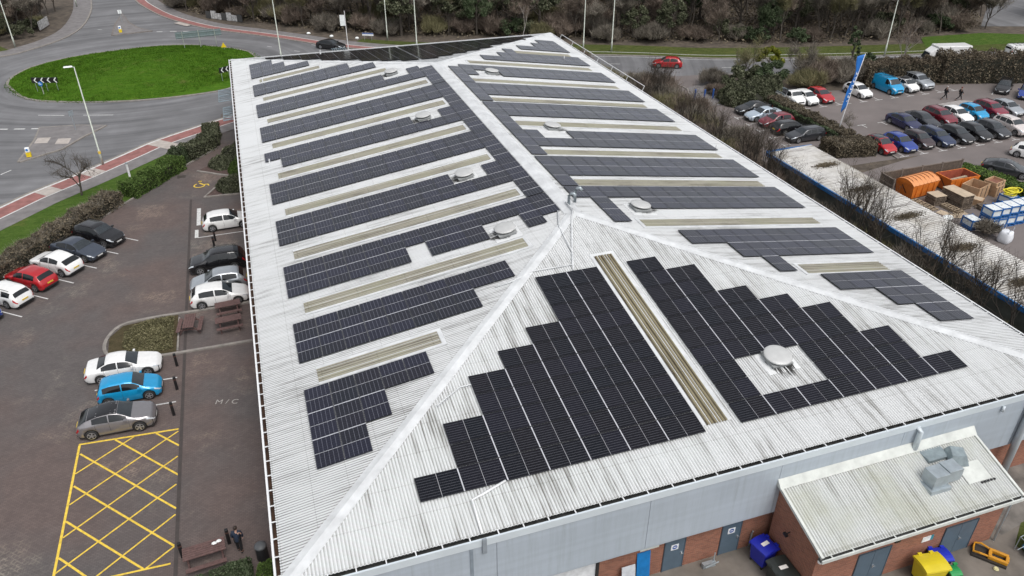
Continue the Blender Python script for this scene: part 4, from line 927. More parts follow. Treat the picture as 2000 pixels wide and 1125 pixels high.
    mb=MB(); mb.box(L_/2-.05,L_/2+.012,-.42,.42,zf-.22,zf-.08).box(L_/2-.06,L_/2+.008,-.55,.55,.28,.40); me('grille',mb.V,mb.F,M_PLAS,False)
    mb=MB(); mb.box(L_/2+.005,L_/2+.022,-.26,.26,.43,.53); me('number_plate',mb.V,mb.F,M_PLW,False)
    mb=MB(); mb.box(-L_/2-.016,-L_/2+.005,-.26,.26,.62,.73); me('rear_number_plate',mb.V,mb.F,M_PLY,False)
    mb=MB(); mb.box(-L_/2-.01,-L_/2+.05,-.62,.62,.28,.42); me('bumper_trim',mb.V,mb.F,M_PLAS,False)
    if T.get('rails'):
        for sd in (1,-1):
            tp=prof(T['top'],L_); pts=[(L_/2-f*L_,sd*W*.335,tp(f*L_)+.035) for f in (.46,.5,.6,.7,.8,.86)]
            mb=MB().tube(pts,.018,6); me('roof_rail',mb.V,mb.F,M_PLAS)
    if T.get('rack'):
        mb=MB()
        for f in (.42,.56,.70,.84): mb.tube([(L_/2-f*L_,-.75,1.98),(L_/2-f*L_,.75,1.98)],.025,6)
        for sd in (1,-1): mb.tube([(L_/2-.40*L_,sd*.72,1.95),(L_/2-.88*L_,sd*.72,1.95)],.02,6)
        me('roof_rack',mb.V,mb.F,M_PLAS)
    if kind=='pickup':
        mb=MB(); x1,x0=L_/2-.47*L_,-L_/2+.10; mb.box(x0,x1,-.78,.78,.925,.935); me('load_bed',mb.V,mb.F,M_PLAS,False)
        mb=MB()
        for y in (-.86,.80): mb.box(x0,x1,y,y+.06,.93,1.12)
        mb.box(x0-.02,x0+.04,-.80,.80,.93,1.12); me('dropside',mb.V,mb.F,M_GALV,False)
        mb=MB(); mb.tube([(x1-.2,-.75,.93),(x1-.2,-.75,1.7),(x1-.2,.75,1.7),(x1-.2,.75,.93)],.035,6); mb.box(x1-.9,x1-.3,-.6,.5,.94,1.2); me('ladder_frame',mb.V,mb.F,M_PLAS,False)
    # roof panel for contrast roofs
    V_,F_=patch(T,sect,(T['ws'][1]+.005)*L_,(T['rw'][0]-.01)*L_,7.2,10,0,8,4,.006); x=bpy.data.meshes.new('roof'); x.from_pydata([tuple(v) for v in V_],[],F_); x.materials.append(M_WHITE); x.polygons.foreach_set('use_smooth',np.ones(len(x.polygons),dtype=bool))
    cmesh[kind]=(out,x); return cmesh[kind]
PAINT={}
def pt_(n,c,r=.25,m=0):
    if n not in PAINT: PAINT[n]=paint(n,c,r,m)
    return PAINT[n]
PC=dict(white=((.78,.78,.77),.3,0),black=((.012,.012,.014),.22,.2),dkgrey=((.055,.058,.066),.28,.5),slate=((.070,.085,.115),.3,.5),silver=((.46,.49,.52),.3,.6),palebl=((.50,.58,.66),.3,.4),red=((.42,.012,.018),.25,.1),maroon=((.20,.015,.03),.28,.3),brown=((.055,.035,.038),.3,.4),navy=((.018,.022,.085),.25,.3),royal=((.02,.055,.30),.25,.3),dkblue=((.018,.032,.085),.3,.3),cyan=((.01,.32,.62),.25,.2),azure=((.01,.24,.50),.25,.3),grey=((.26,.25,.26),.3,.5),pinkw=((.66,.60,.58),.3,.1),crimson=((.24,.012,.035),.28,.3))
def car(kind,col,x,y,head,label,cat='car',group=None,roof=None,white_beam=False,scale=1.0,yellow_front=False):
    parts,rf=carparts(kind); e=empty('parked_car' if cat=='car' else ('van' if cat=='van' else 'pickup_truck'),(x,y,.008),label,cat,R_(head),group); e.scale=(scale,)*3
    m=pt_(col,*PC[col]); wheel=None
    for name,me_ in parts:
        par=e
        if name=='rim': par=wheel
        o=bpy.data.objects.new(name,me_); link(o,par)
        if name=='wheel': wheel=o
        if name in('body','door_mirror'):
            o.material_slots[0].link='OBJECT'; o.material_slots[0].material=m
    if roof:
        o=bpy.data.objects.new('roof',rf); link(o,e); o.material_slots[0].link='OBJECT'; o.material_slots[0].material=pt_(roof,*PC[roof]) if roof!='glass' else M_WSCR
    return e
GL='cars in the block paved car park left of the warehouse'; GR='cars in the car park beyond the shed'
D=(.775,-.632); hd=math.degrees(math.atan2(D[1],D[0]))
Ein=[(-8.2,47.5),(-9.72,45.5),(-11.14,43.47),(-12.59,41.41),(-14.05,39.43),(-15.58,37.47),(-17.0,35.34),(-18.5,33.3)]
def bay(i,d): 
    a,b=Ein[i+1],Ein[i+2]; return ((a[0]+b[0])/2-D[0]*d,(a[1]+b[1])/2-D[1]*d)
def L1(kind,col,i,d,rev,label,**k):
    x,y=bay(i,d); return car(kind,col,x,y,hd+(180 if rev else 0),label,group=GL,**k)
L1('suv','black',0,3.05,0,'black SUV with roof rails parked beside the hedge, farthest of the angled row')
L1('fastback','slate',1,3.0,0,'dark slate fastback parked nose out between the black SUV and the white crossover')
L1('crossover','white',2,2.85,1,'white rounded crossover parked nose to the hedge with its tail facing out')
L1('hatch','red',3,2.95,1,'bright red hatchback in the left car park, tail out between two white cars')
L1('estate','white',4,3.05,1,'white estate car at the left edge, between the red hatchback and a blue car')
L1('hatch','royal',5,3.2,0,'blue car mostly cut off by the left edge of the picture')
car('hatch','white',-2.2,45.95,2,'white hatchback nosed in under the roof edge, beside the empty marked bay',group=GL)
car('suv','black',-3.1,38.3,180,'black SUV with roof rails parked nose out beside the warehouse, behind the silver hatchback',group=GL)
car('hatch','silver',-3.05,35.1,180,'silver grey hatchback parked nose out between a black SUV and a white hatchback',group=GL)
car('hatch','white',-3.0,32.9,0,'white hatchback by the warehouse next to the picnic tables, nose to the wall',group=GL)
car('saloon','white',-9.15,25.65,0,'long white saloon parked beside the mossy bed, nearest the picnic tables',group=GL)
car('small','cyan',-8.55,22.95,0,'small bright blue hatchback between the white saloon and the grey crossover',group=GL)
car('crossover','grey',-9.05,20.05,-1,'silver grey crossover with a black roof beside the yellow hatched box',group=GL,roof='black')
# right: first row by the hedge
car('saloon','black',60.3,57.5,180,'black saloon at the far end of the row, beside the big round bush',group=GR)
car('saloon','palebl',60.1,55.1,180,'pale blue silver saloon between the black saloon and a dark red hatchback',group=GR)
car('hatch','maroon',60.2,52.6,180,'dark red hatchback in the middle of the row of five',group=GR)
car('estate','black',60.4,50.1,0,'black estate backed in with bright window trim, next to the dark red hatchback',group=GR)
car('estate','dkgrey',60.5,47.5,180,'dark grey estate at the near end of the row of five, by the hedge corner',group=GR)
# top row under the hedge
car('pickup','white',67.0,59.6,-90,'white drop side pickup truck with a ladder frame, leftmost of the far row','truck',GR)
car('small','white',68.9,58.7,-90,'white hatchback squeezed between the pickup truck and a red car',group=GR)
car('hatch','red',71.3,59.0,-90,'bright red hatchback left of the flag in the far row',group=GR)
car('hatch','white',77.3,59.1,-90,'white coupe like hatchback alone just right of the flag',group=GR)
car('van','cyan',82.2,59.4,-90,'bright blue panel van with a roof rack','van',GR)
car('small','white',84.9,58.9,-90,'white hatchback with a dark roof between the blue van and the silver SUV',group=GR,roof='dkgrey')
car('suv','silver',87.5,59.6,-90,'large silver SUV with roof rails at the right end of the far row',group=GR,scale=1.06)
car('estate','black',97.0,54.3,215,'black estate at the right edge of the picture near the far hedge',group=GR)
car('hatch','royal',97.7,51.4,215,'blue hatchback at the right edge beside the black estate',group=GR)
car('hatch','white',98.6,48.7,215,'white car cut off by the right edge, beyond the blue hatchback',group=GR)
# double row
for (k,c,x,l) in (('small','red',66.3,'red hatchback with a glass roof at the left end of the front double row'),('hatch','royal',68.9,'bright blue hatchback next to the red one in the front of the double row'),('small','brown',71.5,'dark brown hatchback in the front double row'),('estate','dkblue',74.1,'dark blue estate in the front double row'),('hatch','black',76.8,'black hatchback in front of the white hatchback of the double row'),('hatch','black',79.4,'black hatchback with a broad bright grille, third from the right in the front row'),('hatch','dkgrey',82.1,'dark grey hatchback in the front double row beside a cream car'),('suv','pinkw',84.9,'cream white SUV at the right end of the front double row')):
    car(k,c,x,42.1+(.15 if k=='estate' else 0),-91,l,group=GR,roof='glass' if c=='red' else None)
for (k,c,x,l) in (('fastback','navy',74.3,'navy blue saloon at the left end of the rear double row'),('saloon','dkgrey',76.9,'dark grey green saloon behind the navy one in the rear double row'),('suv','maroon',79.5,'dark red SUV with a pale roof in the rear double row'),('hatch','white',82.1,'white hatchback in the rear double row between red and blue cars'),('small','cyan',84.7,'light blue hatchback in the rear double row'),('suv','crimson',87.3,'crimson people carrier in the rear double row'),('hatch','silver',90.0,'silver white car at the right edge behind the cream SUV')):
    car(k,c,x,47.4,-91,l,group=GR)
car('fastback','dkgrey',74.0,32.6,-55,'dark grey fastback beside the low hedge by the skips',group=GR)
car('hatch','white',80.2,35.0,-60,'white car cut off at the right edge beyond the dark grey fastback',group=GR)
# traffic
e=car('hatch','red',59.9,78.9,153,'red hatchback driving on the road past the driveway','car'); e.name='moving_car'
e=car('fastback','black',14.6,105.2,-39,'black saloon driving round from the roundabout','car'); e.name='moving_car'
# white box lorry and camper roof seen over the hedge
lo=empty('box_lorry',(101.8,68.6,-.6),'white box lorry whose roof shows above the brown hedge','truck',R_(-13)); lo.scale=(.8,.9,.88)
MB().box(-3.4,3.2,-1.15,1.15,1.0,3.3).build('cargo_box',pt_('white',*PC['white']),lo,bevel=.12)
MB().add([(-5.2,-1.0,.6),(-3.45,-1.0,.6),(-3.45,1.0,.6),(-5.2,1.0,.6),(-4.6,-.9,2.3),(-3.45,-1.0,3.0),(-3.45,1.0,3.0),(-4.6,.9,2.3)],[(0,3,2,1),(4,5,6,7),(0,1,5,4),(1,2,6,5),(2,3,7,6),(3,0,4,7)]).build('cab',pt_('white',*PC['white']),lo,bevel=.08)
MB().add([(-5.13,-.85,1.25),(-5.13,.85,1.25),(-4.66,.8,2.2),(-4.66,-.8,2.2)],[(0,1,2,3)]).build('windscreen',M_WSCR,lo)
for x in (-4.3,1.9):
    for y in (-1.05,1.05):
        MB().tube([(x,y-.14,.45),(x,y+.14,.45)],.45,16).build('wheel',M_TYRE,lo)
MB().box(-4.8,3.1,-.5,.5,.55,.98).build('chassis',M_PLAS,lo)
car('van','white',113.5,66.5,-13,'white van half hidden behind the end of the brown hedge','van')
# ------------------------------------------------------------ vegetation
RS=np.random.RandomState(11)
def quads(C,sx,sy,rs=RS,flat=0.0):
    """n small leaf faces at centres C with random directions"""
    n=len(C); a=rs.normal(size=(n,3)); a/=np.linalg.norm(a,axis=1)[:,None]; b=rs.normal(size=(n,3)); 
    if flat: a[:,2]*=(1-flat); a/=np.linalg.norm(a,axis=1)[:,None]
    b-= (a*b).sum(1)[:,None]*a; b/=np.linalg.norm(b,axis=1)[:,None]
    u=rs.uniform(.6,1.4,n)[:,None]; a=a*sx*u; b=b*sy*u
    return np.stack([C-a,C+b*.9,C+a,C-b*.9],1).reshape(-1,3)
def twigs(C,ln,w,rs=RS,up=.6):
    n=len(C); d=rs.normal(size=(n,3))*.7; d[:,2]=np.abs(d[:,2])*.6+up*rs.uniform(.3,1.3,n); d/=np.linalg.norm(d,axis=1)[:,None]
    s=rs.normal(size=(n,3)); s-=(s*d).sum(1)[:,None]*d; s/=np.linalg.norm(s,axis=1)[:,None]
    l=ln*rs.uniform(.5,1.4,n)[:,None]; s=s*w
    return np.stack([C-s,C+s,C+d*l+s*.25,C+d*l-s*.25],1).reshape(-1,3)
def mesh_np(name,V,mat):
    me=bpy.data.meshes.new(name); n=len(V); nf=n//4
    me.vertices.add(n); me.vertices.foreach_set('co',V.astype(np.float32).ravel()); me.loops.add(n); me.loops.foreach_set('vertex_index',np.arange(n,dtype=np.int32))
    me.polygons.add(nf); me.polygons.foreach_set('loop_start',np.arange(0,n,4,dtype=np.int32)); me.polygons.foreach_set('loop_total',np.full(nf,4,dtype=np.int32))
    me.materials.append(mat); me.update(calc_edges=True); me.validate(); return me
def clumps(n,k,rx,ry,h,z0,rs,shell=.6,r=.28,sq=.8):
    """points in k clumps spread through an uneven crown"""
    t=rs.uniform(0,6.283,k); e=rs.uniform(-.25,1,k); q=rs.uniform(shell,1,k)
    cc=np.stack([np.cos(t)*np.sqrt(1-np.clip(e,-1,1)**2*.95)*rx*q,np.sin(t)*np.sqrt(1-np.clip(e,-1,1)**2*.95)*ry*q,z0+(h-z0)*(.45+.5*e*q)],1)
    cr=rs.uniform(.6,1.3,k)*r*min(rx,ry,(h-z0)*.6)
    i=rs.randint(0,k,n); d=rs.normal(size=(n,3)); d/=np.linalg.norm(d,axis=1)[:,None]; d*=(rs.uniform(0,1,n)**.45)[:,None]
    P=cc[i]+d*cr[i][:,None]*np.array([1,1,sq]); P[:,2]=np.maximum(P[:,2],.05); return P
def branches(mb,p,d,l,r,depth,rs,out,spread=.55,up=.25,n=4,kids=(3,4)):
    pts=[p]; q=p.copy(); dd=d.copy(); seg_=3
    for i in range(seg_):
        dd=(dd+Vector(rs.normal(size=3))*.10+Vector((0,0,up*.25))).normalized(); q=q+dd*l/seg_; pts.append(q.copy())
    mb.tube(pts,[r*(1-.45*i/seg_) for i in range(seg_+1)],n,cap=False)
    if depth==0: out+= [tuple(x) for x in pts[1:]]; return
    for k in range(rs.randint(kids[0],kids[1]+1)):
        t=rs.uniform(.35,1.0); b=pts[min(seg_-1,int(t*seg_))].lerp(pts[min(seg_,int(t*seg_)+1)],t*seg_%1)
        nd=(dd+Vector(rs.normal(size=3))*spread+Vector((0,0,up))).normalized()
        branches(mb,b,nd,l*rs.uniform(.55,.8),r*.55,depth-1,rs,out,spread,up,max(3,n-1),kids)
def bare(seed,h,depth=3,mat=None,twl=.45,tww=.012,ntw=9,stems=1,spread=.55,r=.11,trunk=None,kids=(3,4),up=.25):
    rs=np.random.RandomState(seed); mb=MB(); out=[]
    for s in range(stems):
        a=rs.uniform(0,6.28); lean=.05 if stems==1 else .32
        branches(mb,Vector((math.cos(a)*.15*(stems>1),math.sin(a)*.15*(stems>1),-.1)),Vector((math.cos(a)*lean,math.sin(a)*lean,1)).normalized(),h*.42,r,depth,rs,out,spread,up,6,kids)
    tr=bpy.data.meshes.new('trunk'); tr.from_pydata(mb.V,[],mb.F); tr.materials.append(trunk or M_TRUNK); tr.polygons.foreach_set('use_smooth',np.ones(len(tr.polygons),dtype=bool))
    C=np.repeat(np.array(out),ntw,axis=0)+rs.normal(size=(len(out)*ntw,3))*.10
    return [('trunk',tr),('crown',mesh_np('crown',twigs(C,twl,tww,rs),mat or M_TWIG))]
def leafy(seed,rx,ry,h,z0,n,size,mat,k=26,trunk=True,flat=0,shell=.55,extra=None):
    rs=np.random.RandomState(seed); out=[]
    if trunk:
        mb=MB(); mb.tube([(0,0,-.1),(.1,0,h*.35),(.05,.1,h*.7)],[h*.028,h*.02,h*.008],7)
        for j in range(7):
            t=rs.uniform(0,6.28); z=h*rs.uniform(.2,.6); mb.tube([(.05,0,z),(math.cos(t)*rx*.4,math.sin(t)*ry*.4,z+h*.12),(math.cos(t)*rx*.75,math.sin(t)*ry*.75,z+h*.2)],[h*.010,h*.006,h*.002],4,cap=False)
        tr=bpy.data.meshes.new('trunk'); tr.from_pydata(mb.V,[],mb.F); tr.materials.append(M_TRUNK); out.append(('trunk',tr))
    P=clumps(n,k,rx,ry,h,z0,rs,shell); V=quads(P,size,size*.7,rs,flat)
    if extra: # twigs sticking out
        V=np.concatenate([V,twigs(clumps(extra,k,rx*1.02,ry*1.02,h*1.05,z0,rs,.8),h*.12,.02,rs)])
    out.append(('crown',mesh_np('crown',V,mat))); return out
def dome(seed,rx,ry,h,n,size,mat,lump=.12,flat=0,twg=0,twm=None):
    """round bush: leaves over a lumpy dome, solid dark core inside"""
    rs=np.random.RandomState(seed); t=rs.uniform(0,6.283,n); e=np.arcsin(rs.uniform(0,1,n)**.9)
    ph=rs.uniform(0,6.28,6); bump_=1+lump*(np.sin(3*t+ph[0])*np.sin(2*e+ph[1])+.7*np.sin(7*t+ph[2])*np.cos(5*e+ph[3])+.5*np.sin(13*t+ph[4])*np.sin(9*e+ph[5]))
    r=bump_*(1-np.abs(rs.normal(size=n))*.07); q=.75+.25*np.cos(e)
    P=np.stack([np.cos(t)*np.cos(e)**.75*rx*r,np.sin(t)*np.cos(e)**.75*ry*r,np.sin(e)*h*r],1); P[:,2]=np.maximum(P[:,2],.03)
    V=quads(P,size,size*.7,rs,flat)
    if twg: j=rs.randint(0,n,twg); V=np.concatenate([V,twigs(P[j],.45,.010,rs,.8)])
    mb=MB(); mb.lathe([(1,0),(.97,.3),(.80,.6),(.45,.85),(.05,.93)],(0,0,0),20,sx=1); inner=bpy.data.meshes.new('dark_core'); inner.from_pydata([(x*rx*.88,y*ry*.88,z*h*.92) for x,y,z in mb.V],[],mb.F); inner.materials.append(simple('hedge_inside',(.022,.022,.014),.95,0,.5,5))  # solid dark core under the leaves, no branches modelled
    return [('dark_core',inner),('foliage',mesh_np('foliage',V,mat))]
def scrub(seed,rx,ry,h,n,mat,k=30,ln=.7,w=.014):
    rs=np.random.RandomState(seed); P=clumps(n,k,rx,ry,h*.75,0,rs,.1,.5); P[:,2]*=.8
    return [('twig_mass',mesh_np('twig_mass',twigs(P,ln,w,rs,.9),mat))]
def plant(proto,name,x,y,s,rz,label,cat,group=None,z=0,sz=None):
    e=empty(name,(x,y,z),label,cat,rz,group); e.scale=(s,s,sz or s)
    for nm,me in proto:
        o=bpy.data.objects.new(nm,me); link(o,e)
    return e
M_DTW=leafmat('dark_fine_branches',[(0,(.045,.036,.028)),(.5,(.075,.06,.047)),(1,(.13,.105,.08))])
WOOD='trees and bushes of the wood beyond the road'
PB=[bare(s,10,3,m,1.0,.020,12,1,.45,.14,kids=(4,5),up=.4) for s,m in ((1,M_TWIG),(2,M_TWIGR),(3,M_TWIGG))]
PE=[leafy(s,2.9,2.9,8.5,.6,8500,.17,m,34) for s,m in ((5,M_EVG),(6,M_IVY))]
PI=[leafy(s,2.2,2.4,7.5,.2,7500,.14,m,30,True,0,.5,900) for s,m in ((8,M_IVY),(9,M_EVG))]
PS=[scrub(s,2.4,2.2,3.6,7000,m,34,.9,.022) for s,m in ((12,M_TWIG),(13,M_TWIGR),(14,M_TWIGG))]
PG=[leafy(s,2.4,2.2,2.7,.0,7500,.13,m,26,False,0,.4) for s,m in ((16,M_IVY),(17,M_EVG))]
BK='bare brown winter tree of the wood beyond the road'
kinds=[('tree',PB[0],'bare grey brown winter tree in the wood beyond the road'),('tree',PB[1],'bare reddish winter tree in the wood beyond the road'),('tree',PB[2],'bare mossy green winter tree in the wood beyond the road'),
 ('tree',PE[0],'dense dark evergreen tree in the wood beyond the road'),('tree',PE[1],'grey green evergreen tree in the wood beyond the road'),
 ('tree',PI[0],'ivy covered tree with bare twigs showing in the wood beyond the road'),('tree',PI[1],'dark ivy covered tree in the wood beyond the road'),
 ('bush',PS[0],'brown leafless thicket in the wood beyond the road'),('bush',PS[1],'reddish leafless thicket in the wood beyond the road'),('bush',PS[2],'mossy leafless thicket in the wood beyond the road'),
 ('bush',PG[0],'low grey green ivy bush at the edge of the wood beyond the road'),('bush',PG[1],'low dark evergreen bush at the edge of the wood beyond the road')]
edge=smoothpl([(-12,152),(-8.6,143),(-5,137.5),(1.5,130.5),(8,124),(15,117.5),(24,111),(34,106.5),(48,100.5),(61,94.3),(72,89.5),(86,84.6),(98,82),(110,82),(122,83),(134,80),(150,84)],5)
rv=random.Random(5)
def line_at(pl,d):
    for a,b in zip(pl,pl[1:]):
        l=math.hypot(b[0]-a[0],b[1]-a[1])
        if d<=l: return a[0]+(b[0]-a[0])*d/l,a[1]+(b[1]-a[1])*d/l
        d-=l
    return pl[-1]
TOT=sum(math.hypot(b[0]-a[0],b[1]-a[1]) for a,b in zip(edge,edge[1:]))
def nrm(pl,d):
    a=line_at(pl,max(0,d-1)); b=line_at(pl,d+1); t=Vector((b[0]-a[0],b[1]-a[1])).normalized(); return (-t.y,t.x)
cnt=0
wts={0:[4,3,3,0,1,1,1,4,4,3,3,1],1:[6,5,4,0,1,1,1,3,3,2,1,0],2:[7,6,5,0,1,2,1,2,2,1,0,0],3:[6,5,5,1,1,2,1,0,1,0,0,0]}
for row,(off,step) in enumerate(((1.2,2.7),(4.2,3.3),(8.5,4.2),(15,5.6),(22,6.6),(30,7.5),(39,9))):
    d=rv.uniform(0,3)
    while d<TOT:
        p=line_at(edge,d); nn_=nrm(edge,d); o=off+rv.uniform(-1.6,1.6)
        w=wts[min(row,3)]; k=rv.choices(range(12),w)[0]; nm,pr,lb=kinds[k]
        s=rv.uniform(.75,1.1)*(1 if row==0 else 1.2 if row==1 else 1.45); x,y=p[0]+nn_[0]*o,p[1]+nn_[1]*o
        if abs((x-131)*.74-(y-81.5)*.67)>5.5 or x<122: plant(pr,nm,x,y,s,rv.uniform(0,6.28),lb,nm,WOOD,sz=s*rv.uniform(.85,1.15)); cnt+=1
        d+=step*rv.uniform(.75,1.25)
# wood left of the northern exit
edl=smoothpl([(-29.8,150),(-30.4,137),(-31.5,129.5),(-36,126.5),(-44,122),(-60,117)],5); TL=sum(math.hypot(b[0]-a[0],b[1]-a[1]) for a,b in zip(edl,edl[1:]))
WL='trees and bushes of the wood left of the roundabout'
for row,(off,step) in enumerate(((1.2,3.0),(5.0,4.0),(10,5.0),(16,6.0),(23,7.0))):
    d=rv.uniform(0,2)
    while d<TL:
        p=line_at(edl,d); nn_=nrm(edl,d); o=off+rv.uniform(-1.2,1.2); k=rv.choices(range(12),wts[min(row,3)])[0]; nm,pr,lb=kinds[k]
        s=rv.uniform(.7,1.1); x,y=p[0]-nn_[0]*o,p[1]-nn_[1]*o
        plant(pr,nm,x,y,s,rv.uniform(0,6.28),lb.replace('beyond the road','left of the roundabout'),nm,WL); cnt+=1; d+=step*rv.uniform(.75,1.25)
# undergrowth of the woods
def ground_leaves(name,region,n,size,mat,label,h=.35):
    rs=np.random.RandomState(4); P=[]
    for (x0,x1,y0,y1,fn) in region:
        q=rs.uniform(size=(n,3))*np.array([x1-x0,y1-y0,h])+np.array([x0,y0,0]); 
        if fn: q=q[[fn(a,b) for a,b,_ in q]]
        P.append(q)
    V=quads(np.concatenate(P),size,size*.6,rs,.5); o=bpy.data.objects.new(name,mesh_np(name,V,mat)); link(o); tag(o,label,'undergrowth',None,'stuff')
def inwood(x,y):
    if x>118 and abs((x-131)*.74-(y-81.5)*.67)<7: return False
    return y>np.interp(x,[p[0] for p in edge[::3]],[p[1] for p in edge[::3]])-.5
ground_leaves('undergrowth',[(-10,150,80,150,inwood)],60000,.22,M_BRNH,'brown leaf litter and brambles on the floor of the wood',.8)
# birches and single trees
plant(bare(31,8.5,3,M_TWIGR,.7,.014,9,1,.42,.10,M_BIRCH,(3,4),.4),'birch_tree',89.6,65.0,1.0,.4,'slender pale birch standing behind the brown hedge right of the flag','tree')
plant(bare(32,7.5,2,M_TWIGR,.7,.012,9,1,.35,.07,M_BIRCH,(3,4),.5),'birch_tree',44.5,99.5,1.0,1.4,'thin reddish birch at the wood edge above the far roof corner','tree')
plant(bare(33,5.4,3,M_DTW,.5,.008,3,1,.62,.10,None,(4,5),.12),'tree',-15.6,57.3,1.12,2.1,'small bare spreading tree on the verge beside the red cycle lane','tree')
plant(bare(34,3.0,3,M_TWIG,.35,.008,6,1,.8,.05,None,(3,4),.1),'tree',66.6,47.6,1.0,1.0,'small bare tree growing out of the brown hedge beside the flag','tree')
# big bushes at the driveway corner
plant(dome(41,4.0,2.4,2.3,17000,.11,M_IVY,.14,0,500),'bush',61.9,62.0,1,R_(3),'wide rounded dark green bush beside the three blue bollards','bush')
plant(leafy(42,3.0,2.2,3.2,0,9000,.12,M_IVY,34,False),'bush',64.3,66.4,1,.3,'dark green shrub behind the wide rounded bush','bush')
plant(leafy(43,1.9,1.6,4.6,1.6,5200,.12,M_YELG,16,True),'bush',70.0,68.9,1,.3,'yellow green shrub rising above the dark corner bushes','bush')
plant(leafy(44,2.8,2.4,3.6,0,8000,.12,M_EVG,30,False),'bush',68.6,66.2,1,.8,'dark evergreen shrub in front of the yellow green one','bush')
plant(dome(40,2.4,1.6,2.2,7000,.12,M_IVY,.2,0,400),'bush',66.6,63.2,1,.8,'low ivy bush between the wide bush and the pickup truck','bush')
plant(bare(45,7.0,3,M_TWIGG,.7,.012,6,3,.42,.06,None,(3,4),.5),'tree',65.6,67.6,1,.3,'upright mossy bare tree growing through the corner bushes','tree')
plant(bare(46,6.0,3,M_TWIG,.7,.012,6,3,.5,.05,None,(3,4),.45),'tree',73.6,66.0,1,.3,'multi stemmed bare shrub right of the yellow green one','tree')
plant(scrub(47,1.8,1.4,2.0,3500,M_TWIGR,18,.5,.02),'bush',59.4,65.2,1,.2,'russet brown shrub at the left end of the wide bush','bush')
plant(PS[0],'bush',61.6,69.0,.8,1.2,'small grey brown thicket at the road corner of the driveway','bush')
plant(PS[2],'bush',72.6,63.4,1.05,1.0,'tawny leafless thicket directly behind the red hatchback','bush')
plant(PS[1],'bush',75.9,64.8,1.2,4.0,'reddish leafless thicket between the yellow green shrub and the flag','bush')
plant(PS[0],'bush',79.6,64.4,1.2,2.0,'grey brown thicket behind the white coupe','bush')
plant(PS[2],'bush',77.2,67.8,1.2,5.0,'tawny leafless thicket by the road left of the flag top','bush')
plant(leafy(48,2.2,1.9,3.8,0,7000,.12,M_EVG,22,False),'bush',83.8,65.2,1,.2,'dark ivy clad shrub right behind the flag top','bush')
plant(leafy(49,.9,.9,6.5,.3,3000,.12,M_EVG,18,True),'tree',84.5,69.5,1,.2,'slim ivy clad trunk behind the flag','tree')
# hedges
def hedge(name,pts,w,h,n,size,mat,label,tw=0,twm=None,z0=0,rough=.18,cat='hedge'):
    """clipped hedge along a line: leaves concentrated on its faces, ragged outline"""
    rs=np.random.RandomState(len(label)*7+n%97); Ls=[math.hypot(b[0]-a[0],b[1]-a[1]) for a,b in zip(pts,pts[1:])]; T_=sum(Ls)
    t=rs.uniform(0,T_,n); P=np.zeros((n,3)); sd=rs.uniform(-1,1,n); hh=rs.uniform(0,1,n)
    face=rs.uniform(size=n); q=face<.45; hh[q]=1-np.abs(rs.normal(size=q.sum()))*.08; q=(face>=.45)&(face<.85); sd[q]=np.sign(sd[q])*(1-np.abs(rs.normal(size=q.sum()))*.10)
    wob=.09*np.sin(t*1.9)+.07*np.sin(t*4.3+1)+rs.normal(size=n)*.03
    for i in range(n):
        d=t[i]
        for (a,b),l_ in zip(zip(pts,pts[1:]),Ls):
            if d<=l_: break
            d-=l_
        tx,ty=(b[0]-a[0])/l_,(b[1]-a[1])/l_; o=sd[i]*w/2*(1+wob[i]*.6)*(1-.12*hh[i])
        P[i]=(a[0]+tx*d-ty*o,a[1]+ty*d+tx*o,z0+max(.03,hh[i]*h*(1+wob[i]*rough*4)))
    ne=int(n*.05)
    for (a_,b_) in ((pts[0],pts[1]),(pts[-1],pts[-2])):
        tx,ty=b_[0]-a_[0],b_[1]-a_[1]; l_=math.hypot(tx,ty); tx/=l_; ty/=l_; o=rs.uniform(-1,1,ne)*w/2; P=np.concatenate([P,np.stack([a_[0]-ty*o-tx*rs.uniform(-.05,.15,ne),a_[1]+tx*o-ty*rs.uniform(-.05,.15,ne),z0+rs.uniform(.02,1,ne)*h],1)])
    n=len(P); P+=rs.normal(size=(n,3))*size*.3
    e=empty(name,(pts[0][0],pts[0][1],0),label,cat); o0=Vector((pts[0][0],pts[0][1],0))
    off=np.array([pts[0][0],pts[0][1],0]); link(bpy.data.objects.new('foliage',mesh_np('foliage',quads(P-off,size,size*.7,rs),mat)),e)
    q_=[Vector((p[0]-pts[0][0],p[1]-pts[0][1])) for p in pts]; q_[0]=q_[0]+(q_[1]-q_[0]).normalized()*.15; q_[-1]=q_[-1]+(q_[-2]-q_[-1]).normalized()*.15
    mb=MB(); strip(mb,[tuple(p) for p in q_],-w*.40,w*.40,0,z0+h*.86); mb.build('dark_core',simple('hedge_inside',(.022,.022,.014),.95,0,.5,5),e)  # solid dark core filling the hedge behind its leaves
    if tw:
        j=rs.randint(0,n,tw); link(bpy.data.objects.new('twigs',mesh_np('twigs',twigs(P[j]-off,.35,.008,rs),twm or M_TWIG)),e)
    return e
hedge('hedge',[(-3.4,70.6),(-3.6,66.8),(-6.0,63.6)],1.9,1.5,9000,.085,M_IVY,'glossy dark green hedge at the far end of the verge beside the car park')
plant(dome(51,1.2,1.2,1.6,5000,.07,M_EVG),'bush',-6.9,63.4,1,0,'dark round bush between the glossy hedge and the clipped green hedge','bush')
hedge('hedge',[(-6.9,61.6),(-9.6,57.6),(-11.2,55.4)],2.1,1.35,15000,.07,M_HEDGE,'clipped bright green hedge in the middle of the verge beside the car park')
hedge('hedge',[(-12.4,54.2),(-14.2,51.2),(-17.5,46),(-20.8,40.6),(-24.5,34)],2.1,1.3,17000,.085,M_BRNH,'long brown winter hedge behind the angled row of parked cars',9000,M_TWIG)
